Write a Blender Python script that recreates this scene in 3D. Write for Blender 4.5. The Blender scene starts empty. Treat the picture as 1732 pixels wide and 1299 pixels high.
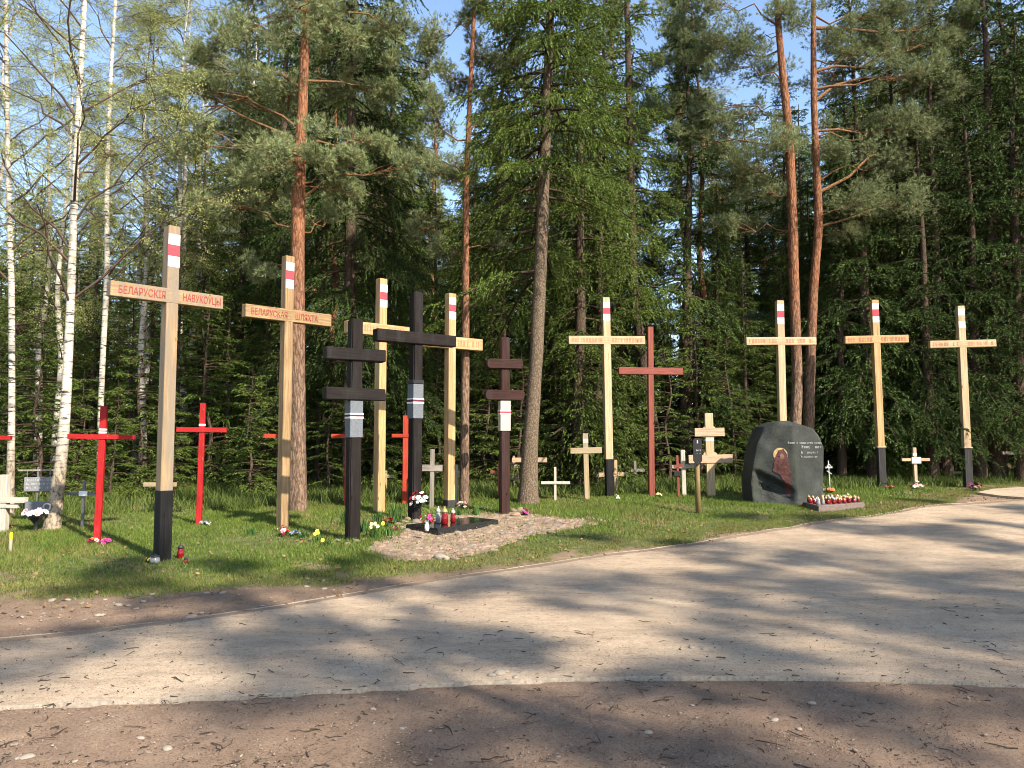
import bpy, bmesh, math, random
import numpy as np
from mathutils import Vector, Matrix

SC = bpy.context.scene
COL = SC.collection
R = math.radians
random.seed(7)
RNG = np.random.default_rng(11)

# ------------------------------------------------------------------ camera, sky, sun, exposure
CAM_H, F_PX, PITCH = 1.65, 1308.0, R(3.96)
cam_d = bpy.data.cameras.new('camera')
cam_d.sensor_width = 36.0
cam_d.lens = 36.0 * F_PX / 1732.0
cam_d.clip_start, cam_d.clip_end = 0.05, 1500
cam = bpy.data.objects.new('camera', cam_d)
COL.objects.link(cam)
cam.location = (0, 0, CAM_H)
cam.rotation_euler = (R(90) + PITCH, 0, 0)
SC.camera = cam

SUN_AZ, SUN_EL = R(43), R(38)          # azimuth measured from straight behind the camera towards its right
sun_dir = Vector((math.sin(SUN_AZ) * math.cos(SUN_EL), -math.cos(SUN_AZ) * math.cos(SUN_EL), math.sin(SUN_EL)))
world = bpy.data.worlds.new('World')
SC.world = world
world.use_nodes = True
wn = world.node_tree.nodes
wl = world.node_tree.links
wn.clear()
w_out = wn.new('ShaderNodeOutputWorld')
w_bg = wn.new('ShaderNodeBackground')
w_sky = wn.new('ShaderNodeTexSky')
w_sky.sky_type = 'NISHITA'
w_sky.sun_disc = False
w_sky.sun_elevation = SUN_EL
w_sky.sun_rotation = math.atan2(sun_dir.x, sun_dir.y)
w_sky.air_density, w_sky.dust_density, w_sky.ozone_density = 1.0, 0.6, 1.2
w_bg.inputs['Strength'].default_value = 0.15
wl.new(w_sky.outputs[0], w_bg.inputs['Color'])
wl.new(w_bg.outputs[0], w_out.inputs['Surface'])

sun_l = bpy.data.lights.new('sun', 'SUN')
sun_l.energy = 5.0
sun_l.angle = R(0.8)
sun_l.color = (1.0, 0.91, 0.77)
sun = bpy.data.objects.new('sun', sun_l)
COL.objects.link(sun)
sun.location = sun_dir * 60
sun.rotation_euler = sun_dir.to_track_quat('Z', 'Y').to_euler()

SC.view_settings.view_transform = 'Standard'
SC.view_settings.look = 'None'
SC.view_settings.exposure = 1.13
SC.view_settings.gamma = 1.0
SC.view_settings.use_curve_mapping = False
SC.render.engine = 'CYCLES'
SC.cycles.max_bounces = 4
SC.cycles.diffuse_bounces = 2
SC.cycles.use_adaptive_sampling = True
SC.cycles.adaptive_threshold = 0.02
SC.cycles.filter_width = 1.0
SC.cycles.transmission_bounces = 4
SC.cycles.caustics_reflective = SC.cycles.caustics_refractive = False

# ------------------------------------------------------------------ measuring helpers
def S_(t): return 0.5 * (t + np.sqrt(t * t + 1.0))
def terrain(x, y):
    """height of the ground: flat round the camera, a gentle rise under the crosses"""
    x = np.asarray(x, float); y = np.asarray(y, float)
    z = 0.045 * (S_(y - 10.3) - S_(y - 21.0)) - 0.0002
    rough = np.clip((y - 9.0) / 4.0, 0, 1)
    z = z + rough * (0.022 * np.sin(x * 1.7 + 0.6 * y) * np.sin(y * 1.3 - 0.4 * x) + 0.012 * np.sin(3.9 * x + 1.0) * np.sin(3.1 * y + 0.5 * x))
    far = np.clip((y - 22.0) / 20.0, 0, 1)
    return z + far * 0.35 * np.sin(x * 0.23 + 1.0) * np.sin(y * 0.19)
def tz(x, y):
    s1 = lambda t: 0.5 * (t + math.sqrt(t * t + 1.0))
    z = 0.045 * (s1(y - 10.3) - s1(y - 21.0)) - 0.0002
    ro = min(1.0, max(0.0, (y - 9.0) / 4.0))
    z += ro * (0.022 * math.sin(x * 1.7 + 0.6 * y) * math.sin(y * 1.3 - 0.4 * x) + 0.012 * math.sin(3.9 * x + 1.0) * math.sin(3.1 * y + 0.5 * x))
    fa = min(1.0, max(0.0, (y - 22.0) / 20.0))
    return z + fa * 0.35 * math.sin(x * 0.23 + 1.0) * math.sin(y * 0.19)
def ray(u, v):
    t = -(v - 649.5) / F_PX
    return ((u - 866.0) / F_PX, math.cos(PITCH) - math.sin(PITCH) * t, math.sin(PITCH) + math.cos(PITCH) * t)
def P(u, v):
    """ground point seen at photo pixel (u, v)"""
    dx, dy, dz = ray(u, v)
    k0, k1 = 1.0, 60.0
    k = (CAM_H - 0.6) / max(1e-4, -dz)
    for i in range(300):
        if CAM_H + dz * k < tz(dx * k, dy * k):
            k0, k1 = k - 0.2, k
            break
        k += 0.2
    for _ in range(24):
        k = 0.5 * (k0 + k1)
        if CAM_H + dz * k < tz(dx * k, dy * k): k1 = k
        else: k0 = k
    return Vector((dx * k1, dy * k1, CAM_H + dz * k1))
def W(u, v, d):
    """point at depth y = d seen at photo pixel (u, v)"""
    dx, dy, dz = ray(u, v)
    k = d / dy
    return Vector((dx * k, d, CAM_H + dz * k))
def G(u, d, v=840):
    """ground point at depth d in the photo column u"""
    p = W(u, v, d)
    return Vector((p.x, d, tz(p.x, d)))
def H(v, p):
    """height above p of the photo row v, at p's depth"""
    return W(866, v, p.y).z - p.z

# ------------------------------------------------------------------ mesh helpers
def link(o, parent=None):
    COL.objects.link(o)
    if parent is not None: o.parent = parent
    return o
def tag(o, label=None, cat=None, group=None, kind=None):
    if label: o['label'] = label
    if cat: o['category'] = cat
    if group: o['group'] = group
    if kind: o['kind'] = kind
    return o
def empty(name, loc=(0, 0, 0), rz=0.0, label=None, cat=None, group=None):
    o = bpy.data.objects.new(name, None)
    o.empty_display_size = 0.1
    link(o)
    o.location = loc
    o.rotation_euler = (0, 0, rz)
    return tag(o, label, cat, group)
def mesh_np(name, V, F, smooth=False):
    V = np.ascontiguousarray(V, np.float32); F = np.ascontiguousarray(F, np.int32)
    me = bpy.data.meshes.new(name)
    n, m, k = len(V), len(F), F.shape[1]
    me.vertices.add(n); me.vertices.foreach_set('co', V.ravel())
    me.loops.add(m * k); me.loops.foreach_set('vertex_index', F.ravel())
    me.polygons.add(m)
    me.polygons.foreach_set('loop_start', np.arange(0, m * k, k, dtype=np.int32))
    try: me.polygons.foreach_set('loop_total', np.full(m, k, np.int32))
    except Exception: pass
    me.polygons.foreach_set('use_smooth', np.full(m, bool(smooth)))
    me.update(calc_edges=True)
    return me
def obj(name, me, mat, parent=None, loc=None):
    o = bpy.data.objects.new(name, me)
    if mat is not None:
        if isinstance(mat, (list, tuple)):
            if not me.materials:
                for m in mat: me.materials.append(m)
        elif not me.materials: me.materials.append(mat)
    link(o, parent)
    if loc is not None: o.location = loc
    return o
def bm_mesh(name, bm, smooth=False):
    me = bpy.data.meshes.new(name)
    bm.to_mesh(me); bm.free()
    if smooth:
        for p in me.polygons: p.use_smooth = True
    return me
def box_me(name, x0, x1, y0, y1, z0, z1, bev=0.008, seg=1, jit=0.0):
    bm = bmesh.new()
    bmesh.ops.create_cube(bm, size=1.0)
    for v in bm.verts:
        v.co = Vector(((x0 + x1) / 2 + v.co.x * (x1 - x0), (y0 + y1) / 2 + v.co.y * (y1 - y0), (z0 + z1) / 2 + v.co.z * (z1 - z0)))
        if jit: v.co += Vector([random.uniform(-jit, jit) for _ in range(3)])
    if bev: bmesh.ops.bevel(bm, geom=bm.edges[:], offset=bev, segments=seg, affect='EDGES')
    return bm_mesh(name, bm)
def lathe_me(name, prof, n=12, smooth=True):
    """closed body of revolution from (r, z) pairs"""
    bm = bmesh.new()
    rings = []
    for r, z in prof:
        if r < 1e-5: rings.append([bm.verts.new((0, 0, z))])
        else: rings.append([bm.verts.new((r * math.cos(2 * math.pi * i / n), r * math.sin(2 * math.pi * i / n), z)) for i in range(n)])
    for a, b in zip(rings, rings[1:]):
        for i in range(n):
            j = (i + 1) % n
            if len(a) == 1 and len(b) == 1: continue
            if len(a) == 1: bm.faces.new((a[0], b[j], b[i]))
            elif len(b) == 1: bm.faces.new((a[i], a[j], b[0]))
            else: bm.faces.new((a[i], a[j], b[j], b[i]))
    return bm_mesh(name, bm, smooth)
def prism_me(name, pts, y0, y1, bev=0.0):
    """outline pts (x, z) extruded from y0 to y1"""
    bm = bmesh.new()
    f = bm.faces.new([bm.verts.new((x, y0, z)) for x, z in pts])
    r = bmesh.ops.extrude_face_region(bm, geom=[f])
    bmesh.ops.translate(bm, verts=[g for g in r['geom'] if isinstance(g, bmesh.types.BMVert)], vec=(0, y1 - y0, 0))
    bmesh.ops.recalc_face_normals(bm, faces=bm.faces[:])
    if bev: bmesh.ops.bevel(bm, geom=bm.edges[:], offset=bev, segments=1, affect='EDGES')
    return bm_mesh(name, bm)
def tubes(Pn, Rn, sides=5):
    """n tubes of k rings each -> verts, triangles"""
    Pn = np.asarray(Pn, float); Rn = np.asarray(Rn, float)
    n, k, _ = Pn.shape
    T = np.gradient(Pn, axis=1)
    T /= np.linalg.norm(T, axis=2, keepdims=True) + 1e-9
    ref = np.where(np.abs(T[:, :1, 2:3]) > 0.8, np.array([1.0, 0, 0]), np.array([0, 0, 1.0]))
    N = np.cross(T, np.broadcast_to(ref, T.shape)); N /= np.linalg.norm(N, axis=2, keepdims=True) + 1e-9
    B = np.cross(T, N)
    a = np.arange(sides) * 2 * np.pi / sides
    V = Pn[:, :, None] + Rn[:, :, None, None] * (np.cos(a)[None, None, :, None] * N[:, :, None] + np.sin(a)[None, None, :, None] * B[:, :, None])
    i = np.arange(n)[:, None, None]; j = np.arange(k - 1)[None, :, None]; s = np.arange(sides)[None, None, :]
    s2 = (s + 1) % sides
    A = (i * k + j) * sides + s; Bq = (i * k + j) * sides + s2
    C = (i * k + j + 1) * sides + s2; D = (i * k + j + 1) * sides + s
    Fq = np.stack([A, Bq, C, D], -1).reshape(-1, 4)
    return V.reshape(-1, 3), Fq
def merge(parts):
    Vs, Fs, o = [], [], 0
    for V, F in parts:
        Vs.append(V); Fs.append(F + o); o += len(V)
    return np.concatenate(Vs), np.concatenate(Fs)
def unit(a): return a / (np.linalg.norm(a, axis=-1, keepdims=True) + 1e-9)
def resample(pts, vals, k):
    pts = np.asarray(pts, float); vals = np.asarray(vals, float)
    s = np.r_[0, np.cumsum(np.linalg.norm(np.diff(pts, axis=0), axis=1))]
    # smooth curve through the points: cubic via dense linear + box smoothing
    q = np.linspace(0, s[-1], k)
    P2 = np.stack([np.interp(q, s, pts[:, c]) for c in range(3)], 1)
    v2 = np.interp(q, s, vals)
    for _ in range(6):
        P2[1:-1] = 0.25 * P2[:-2] + 0.5 * P2[1:-1] + 0.25 * P2[2:]
    return P2, v2

# ------------------------------------------------------------------ materials
def new_mat(name):
    m = bpy.data.materials.new(name); m.use_nodes = True
    nt = m.node_tree; nt.nodes.clear()
    out = nt.nodes.new('ShaderNodeOutputMaterial')
    return m, nt.nodes, nt.links, out
def ramp(n, stops, interp='LINEAR'):
    r = n.new('ShaderNodeValToRGB')
    r.color_ramp.interpolation = interp
    e = r.color_ramp.elements
    while len(e) < len(stops): e.new(0.5)
    for el, (p, c) in zip(e, stops):
        el.position = p; el.color = (*c, 1) if len(c) == 3 else c
    return r
def noise(n, l, vec, scale, detail=4, rough=0.6, dist=0.0):
    t = n.new('ShaderNodeTexNoise'); t.inputs['Scale'].default_value = scale
    t.inputs['Detail'].default_value = detail; t.inputs['Roughness'].default_value = rough
    t.inputs['Distortion'].default_value = dist
    if vec is not None: l.new(vec, t.inputs['Vector'])
    return t
def mapping(n, l, vec, scale):
    mp = n.new('ShaderNodeMapping'); mp.inputs['Scale'].default_value = scale
    l.new(vec, mp.inputs['Vector'])
    return mp.outputs[0]
def mixc(n, l, fac, a, b, mode='MIX'):
    x = n.new('ShaderNodeMix'); x.data_type = 'RGBA'; x.blend_type = mode
    for val, idx in ((fac, 0), (a, 6), (b, 7)):
        if isinstance(val, (int, float)): x.inputs[idx].default_value = val
        elif isinstance(val, tuple): x.inputs[idx].default_value = (*val, 1)
        else: l.new(val, x.inputs[idx])
    return x.outputs[2]
def bump(n, l, height, strength, dist=0.01):
    b = n.new('ShaderNodeBump'); b.inputs['Strength'].default_value = strength; b.inputs['Distance'].default_value = dist
    l.new(height, b.inputs['Height'])
    return b.outputs[0]
def principled(n, l, out, color, rough=0.7, normal=None, spec=0.3, metal=0.0):
    p = n.new('ShaderNodeBsdfPrincipled')
    if isinstance(color, tuple): p.inputs['Base Color'].default_value = (*color, 1)
    else: l.new(color, p.inputs['Base Color'])
    if isinstance(rough, (int, float)): p.inputs['Roughness'].default_value = rough
    else: l.new(rough, p.inputs['Roughness'])
    p.inputs['Specular IOR Level'].default_value = spec
    p.inputs['Metallic'].default_value = metal
    if normal is not None: l.new(normal, p.inputs['Normal'])
    l.new(p.outputs[0], out.inputs['Surface'])
    return p
def coord(n, kind='Object'): return n.new('ShaderNodeTexCoord').outputs[kind]

def mat_plain(name, c, rough=0.6, var=0.25, scale=30, spec=0.3, metal=0.0, bmp=0.15):
    m, n, l, out = new_mat(name)
    v = coord(n)
    t = noise(n, l, v, scale, 5)
    dark = tuple(x * (1 - var) for x in c); lite = tuple(min(1, x * (1 + var)) for x in c)
    r = ramp(n, [(0.3, dark), (0.7, lite)]); l.new(t.outputs[0], r.inputs[0])
    principled(n, l, out, r.outputs[0], rough, bump(n, l, t.outputs[0], bmp, 0.004), spec, metal)
    return m
def mat_wood(name, dark, light, grey=None, grey_amt=0.0, rough=0.65, grain=1.0, spec=0.25):
    """sawn softwood, grain along the local Z of a post or X of a beam (both are stretched in the texture)"""
    m, n, l, out = new_mat(name)
    v = coord(n)
    oi = n.new('ShaderNodeObjectInfo')
    add = n.new('ShaderNodeVectorMath'); add.operation = 'ADD'
    l.new(v, add.inputs[0]); l.new(oi.outputs['Location'], add.inputs[1])
    v2 = add.outputs[0]
    t1 = noise(n, l, mapping(n, l, v2, (28, 28, 1.0)), 1.6, 5, 0.62, 0.6)
    t2 = noise(n, l, mapping(n, l, v2, (1.5, 20, 28)), 1.6, 5, 0.62, 0.6)
    geo = n.new('ShaderNodeAttribute'); geo.attribute_name = 'grain_x'
    g = mixc(n, l, geo.outputs['Fac'], t1.outputs[0], t2.outputs[0])
    r = ramp(n, [(0.34, tuple(x * 0.62 for x in dark)), (0.47, dark), (0.56, tuple(0.5 * (a + b) for a, b in zip(dark, light))), (0.68, light)])
    l.new(g, r.inputs[0])
    big = noise(n, l, v2, 2.2, 4, 0.7)
    c = mixc(n, l, 0.35, r.outputs[0], mixc(n, l, big.outputs[0], tuple(x * 0.55 for x in dark), tuple(min(1, x * 1.15) for x in light)))
    # drying cracks along the grain
    k1 = noise(n, l, mapping(n, l, v2, (55, 55, 0.9)), 1.0, 3, 0.6, 0.2)
    k2 = noise(n, l, mapping(n, l, v2, (0.9, 55, 55)), 1.0, 3, 0.6, 0.2)
    kc = ramp(n, [(0.66, (0, 0, 0)), (0.70, (1, 1, 1))]); l.new(mixc(n, l, geo.outputs['Fac'], k1.outputs[0], k2.outputs[0]), kc.inputs[0])
    c = mixc(n, l, mixc(n, l, 0.75, (0.0, 0.0, 0.0), kc.outputs[0]), c, tuple(x * 0.25 for x in dark))
    # rain stains
    sn = noise(n, l, mapping(n, l, v2, (4, 4, 0.7)), 1.2, 5, 0.7)
    sr = ramp(n, [(0.5, (0, 0, 0)), (0.72, (0.55, 0.55, 0.55))]); l.new(sn.outputs[0], sr.inputs[0])
    c = mixc(n, l, sr.outputs[0], c, tuple(0.5 * x + 0.03 for x in dark))
    # knots and checks
    kn = n.new('ShaderNodeTexVoronoi'); kn.inputs['Scale'].default_value = 3.2
    l.new(mapping(n, l, v2, (1.4, 1.4, 0.55)), kn.inputs['Vector'])
    kr = ramp(n, [(0.03, (1, 1, 1)), (0.085, (0, 0, 0))]); l.new(kn.outputs['Distance'], kr.inputs[0])
    c = mixc(n, l, kr.outputs[0], c, tuple(x * 0.35 for x in dark))
    if grey is not None:
        gn = noise(n, l, mapping(n, l, v2, (6, 6, 0.5)), 1.5, 5, 0.7)
        gr = ramp(n, [(0.5 - grey_amt * 0.4, (0, 0, 0)), (0.75 - grey_amt * 0.4, (1, 1, 1))]); l.new(gn.outputs[0], gr.inputs[0])
        c = mixc(n, l, gr.outputs[0], c, grey)
    principled(n, l, out, c, rough, bump(n, l, g, 0.35 * grain, 0.006), spec)
    return m
def mat_paint(name, c, under=(0.20, 0.11, 0.07), chips=0.645):
    """brushed paint on boards: streaks along the grain, faded patches and a few chips"""
    m, n, l, out = new_mat(name)
    v = coord(n)
    oi = n.new('ShaderNodeObjectInfo')
    add = n.new('ShaderNodeVectorMath'); add.operation = 'ADD'
    l.new(v, add.inputs[0]); l.new(oi.outputs['Location'], add.inputs[1])
    geo = n.new('ShaderNodeAttribute'); geo.attribute_name = 'grain_x'
    t1 = noise(n, l, mapping(n, l, add.outputs[0], (45, 45, 2.0)), 1.2, 4, 0.6)
    t2 = noise(n, l, mapping(n, l, add.outputs[0], (2.0, 45, 45)), 1.2, 4, 0.6)
    g = mixc(n, l, geo.outputs['Fac'], t1.outputs[0], t2.outputs[0])
    big = noise(n, l, add.outputs[0], 2.6, 5, 0.7)
    r = ramp(n, [(0.32, tuple(x * 0.42 for x in c)), (0.65, tuple(min(1, x * 1.12) for x in c))]); l.new(g, r.inputs[0])
    rb = ramp(n, [(0.35, tuple(x * 0.55 for x in c)), (0.6, c), (0.78, tuple(0.8 * x + 0.05 for x in c))]); l.new(big.outputs[0], rb.inputs[0])
    col = mixc(n, l, 0.5, r.outputs[0], rb.outputs[0])
    ch = noise(n, l, mapping(n, l, add.outputs[0], (14, 14, 7)), 1.5, 5, 0.7)
    cr = ramp(n, [(chips, (0, 0, 0)), (chips + 0.02, (1, 1, 1))]); l.new(ch.outputs[0], cr.inputs[0])
    col = mixc(n, l, cr.outputs[0], col, under)
    principled(n, l, out, col, 0.6, bump(n, l, mixc(n, l, 0.5, g, cr.outputs[0]), 0.3, 0.004), 0.25)
    return m
def mat_foliage(name, dark, light, trans=0.25, rough=0.55, far=None):
    m, n, l, out = new_mat(name)
    geo = n.new('ShaderNodeNewGeometry')
    oi = n.new('ShaderNodeObjectInfo')
    v = coord(n)
    big = noise(n, l, v, 0.9, 3, 0.6)
    r = ramp(n, [(0.0, dark), (1.0, light)]); l.new(geo.outputs['Random Per Island'], r.inputs[0])
    c2 = mixc(n, l, big.outputs[0], tuple(x * 0.6 for x in dark), tuple(min(1, x * 1.25) for x in light))
    c = mixc(n, l, 0.45, r.outputs[0], c2)
    hsv = n.new('ShaderNodeHueSaturation')
    mr = n.new('ShaderNodeMapRange'); l.new(oi.outputs['Random'], mr.inputs[0])
    mr.inputs['To Min'].default_value = 0.75; mr.inputs['To Max'].default_value = 1.2
    l.new(mr.outputs[0], hsv.inputs['Value']); l.new(c, hsv.inputs['Color'])
    d = n.new('ShaderNodeBsdfDiffuse'); t = n.new('ShaderNodeBsdfTranslucent'); gl = n.new('ShaderNodeBsdfGlossy')
    gl.inputs['Roughness'].default_value = rough; gl.inputs['Color'].default_value = (0.8, 0.85, 0.8, 1)
    l.new(hsv.outputs[0], d.inputs['Color']); l.new(hsv.outputs[0], t.inputs['Color'])
    mx = n.new('ShaderNodeMixShader'); mx.inputs[0].default_value = trans
    l.new(d.outputs[0], mx.inputs[1]); l.new(t.outputs[0], mx.inputs[2])
    m2 = n.new('ShaderNodeMixShader'); m2.inputs[0].default_value = 0.012
    l.new(mx.outputs[0], m2.inputs[1]); l.new(gl.outputs[0], m2.inputs[2])
    l.new(m2.outputs[0], out.inputs['Surface'])
    return m
def mat_bark(name, stops, sc=(9, 9, 2.2), crack=(0.02, 0.014, 0.01), blend=None, bmp=0.9):
    m, n, l, out = new_mat(name)
    v = coord(n)
    mp = mapping(n, l, v, sc)
    vo = n.new('ShaderNodeTexVoronoi'); vo.feature = 'DISTANCE_TO_EDGE'; vo.inputs['Scale'].default_value = 1.6
    wob = noise(n, l, mp, 2.0, 4, 0.6)
    ad = n.new('ShaderNodeVectorMath'); ad.operation = 'ADD'; l.new(mp, ad.inputs[0]); l.new(wob.outputs['Color'], ad.inputs[1])
    l.new(ad.outputs[0], vo.inputs['Vector'])
    t = noise(n, l, mp, 3.0, 6, 0.7)
    r = ramp(n, stops); l.new(t.outputs[0], r.inputs[0])
    c = r.outputs[0]
    if blend is not None:
        z0, z1, stops2 = blend
        sep = n.new('ShaderNodeSeparateXYZ'); l.new(v, sep.inputs[0])
        nz = noise(n, l, v, 1.3, 3, 0.6)
        ma = n.new('ShaderNodeMath'); ma.operation = 'MULTIPLY_ADD'; ma.inputs[1].default_value = 2.0
        l.new(nz.outputs[0], ma.inputs[0]); l.new(sep.outputs['Z'], ma.inputs[2])
        mr = n.new('ShaderNodeMapRange'); mr.inputs['From Min'].default_value = z0 + 1; mr.inputs['From Max'].default_value = z1 + 1
        l.new(ma.outputs[0], mr.inputs[0])
        r2 = ramp(n, stops2); l.new(t.outputs[0], r2.inputs[0])
        c = mixc(n, l, mr.outputs[0], c, r2.outputs[0])
    er = ramp(n, [(0.02, (1, 1, 1)), (0.16, (0, 0, 0))]); l.new(vo.outputs['Distance'], er.inputs[0])
    c = mixc(n, l, mixc(n, l, 0.6, (0.0, 0.0, 0.0), er.outputs[0]), c, crack)
    hh = mixc(n, l, 0.5, vo.outputs['Distance'], t.outputs[0])
    principled(n, l, out, c, 0.9, bump(n, l, hh, bmp, 0.05), 0.1)
    return m
def mat_birch(name):
    m, n, l, out = new_mat(name)
    v = coord(n)
    t = noise(n, l, mapping(n, l, v, (3.5, 3.5, 26)), 1.0, 4, 0.65, 0.3)
    t2 = noise(n, l, mapping(n, l, v, (5, 5, 5)), 1.3, 5, 0.7)
    base = ramp(n, [(0.3, (0.27, 0.22, 0.165)), (0.62, (0.60, 0.545, 0.46))]); l.new(t2.outputs[0], base.inputs[0])
    r = ramp(n, [(0.535, (0, 0, 0)), (0.60, (1, 1, 1))]); l.new(t.outputs[0], r.inputs[0])
    c = mixc(n, l, r.outputs[0], base.outputs[0], (0.035, 0.03, 0.026))
    # rough dark bark at the foot
    sep = n.new('ShaderNodeSeparateXYZ'); l.new(v, sep.inputs[0])
    ma = n.new('ShaderNodeMath'); ma.operation = 'MULTIPLY_ADD'; ma.inputs[1].default_value = -1.6
    l.new(t2.outputs[0], ma.inputs[0]); l.new(sep.outputs['Z'], ma.inputs[2])
    fr = ramp(n, [(0.0, (1, 1, 1)), (0.9, (0, 0, 0))]); l.new(ma.outputs[0], fr.inputs[0])
    bk = ramp(n, [(0.4, (0.09, 0.07, 0.05)), (0.55, (0.34, 0.27, 0.19))]); l.new(noise(n, l, mapping(n, l, v, (16, 16, 9)), 1.0, 5, 0.7).outputs[0], bk.inputs[0])
    c = mixc(n, l, fr.outputs[0], c, bk.outputs[0])
    principled(n, l, out, c, 0.75, bump(n, l, t.outputs[0], 0.4, 0.02), 0.2)
    return m

M = {}
M['pine_bark'] = mat_bark('pine_bark', [(0.3, (0.10, 0.062, 0.04)), (0.7, (0.30, 0.20, 0.14))], blend=(2.6, 5.2, [(0.3, (0.155, 0.06, 0.032)), (0.7, (0.36, 0.165, 0.085))]))
M['pine_limb'] = mat_bark('pine_limb', [(0.3, (0.15, 0.075, 0.035)), (0.7, (0.36, 0.20, 0.10))], sc=(14, 14, 14))
M['spruce_bark'] = mat_bark('spruce_bark', [(0.3, (0.09, 0.064, 0.042)), (0.7, (0.25, 0.188, 0.13))], sc=(14, 14, 9), bmp=0.7)
M['dark_bark'] = mat_bark('dark_bark', [(0.3, (0.05, 0.036, 0.026)), (0.7, (0.15, 0.105, 0.075))], sc=(12, 12, 6))
M['spruce_twig'] = mat_bark('spruce_twig', [(0.3, (0.05, 0.035, 0.024)), (0.7, (0.13, 0.09, 0.06))], sc=(14, 14, 14))
M['birch_bark'] = mat_birch('birch_bark')
M['birch_twig'] = mat_plain('birch_twig', (0.075, 0.045, 0.032), 0.8)
M['spruce_needles'] = mat_foliage('spruce_needles', (0.012, 0.027, 0.008), (0.165, 0.225, 0.042), 0.14)
M['spruce_needles_shaded'] = mat_foliage('spruce_needles_shaded', (0.010, 0.022, 0.009), (0.100, 0.150, 0.038), 0.12)  # darker copy of the needles: deep shade among the boughs put into the colour
M['pine_needles'] = mat_foliage('pine_needles', (0.045, 0.072, 0.030), (0.33, 0.365, 0.165), 0.2)
M['birch_leaves'] = mat_foliage('birch_leaves', (0.24, 0.29, 0.07), (0.54, 0.55, 0.20), 0.5)
M['bush_leaves'] = mat_foliage('bush_leaves', (0.025, 0.05, 0.012), (0.15, 0.19, 0.04), 0.3)
M['grass'] = mat_foliage('grass', (0.020, 0.058, 0.012), (0.20, 0.255, 0.045), 0.28)
M['dry_grass'] = mat_foliage('dry_grass', (0.14, 0.115, 0.04), (0.36, 0.31, 0.12), 0.3)

def mat_ground():
    m, n, l, out = new_mat('ground_soil')
    v = coord(n)
    a = n.new('ShaderNodeAttribute'); a.attribute_name = 'grass'
    f = n.new('ShaderNodeAttribute'); f.attribute_name = 'forest'
    big = noise(n, l, v, 0.55, 5, 0.62)
    mid = noise(n, l, v, 4.5, 6, 0.7)
    fine = noise(n, l, v, 70, 4, 0.75)
    soil = ramp(n, [(0.28, (0.13, 0.090, 0.064)), (0.55, (0.265, 0.182, 0.125)), (0.78, (0.40, 0.285, 0.197))])
    l.new(mixc(n, l, 0.5, big.outputs[0], mid.outputs[0]), soil.inputs[0])
    sp = ramp(n, [(0.36, (0.45, 0.42, 0.4)), (0.52, (1, 1, 1)), (0.68, (1.0, 1.0, 1.0))]); l.new(fine.outputs[0], sp.inputs[0])
    c = mixc(n, l, 0.85, soil.outputs[0], sp.outputs[0], 'MULTIPLY')
    # gravel flecks
    vo = n.new('ShaderNodeTexVoronoi'); vo.inputs['Scale'].default_value = 26; vo.inputs['Randomness'].default_value = 1
    l.new(v, vo.inputs['Vector'])
    vr = ramp(n, [(0.10, (1, 1, 1)), (0.16, (0, 0, 0))]); l.new(vo.outputs['Distance'], vr.inputs[0])
    pick = ramp(n, [(0.62, (0, 0, 0)), (0.66, (1, 1, 1))]); l.new(vo.outputs['Color'], pick.inputs[0])
    fl = mixc(n, l, 1.0, vr.outputs[0], pick.outputs[0], 'MULTIPLY')
    c = mixc(n, l, fl, c, (0.33, 0.265, 0.21))
    turf = ramp(n, [(0.3, (0.045, 0.06, 0.02)), (0.55, (0.10, 0.115, 0.04)), (0.75, (0.23, 0.185, 0.09))]); l.new(mid.outputs[0], turf.inputs[0])
    c = mixc(n, l, a.outputs['Fac'], c, turf.outputs[0])
    fl2 = ramp(n, [(0.3, (0.030, 0.024, 0.014)), (0.7, (0.095, 0.075, 0.04))]); l.new(mid.outputs[0], fl2.inputs[0])
    c = mixc(n, l, f.outputs['Fac'], c, fl2.outputs[0])
    h = mixc(n, l, 0.5, mid.outputs[0], fine.outputs[0])
    principled(n, l, out, c, 0.95, bump(n, l, h, 0.75, 0.03), 0.1)
    return m
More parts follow.
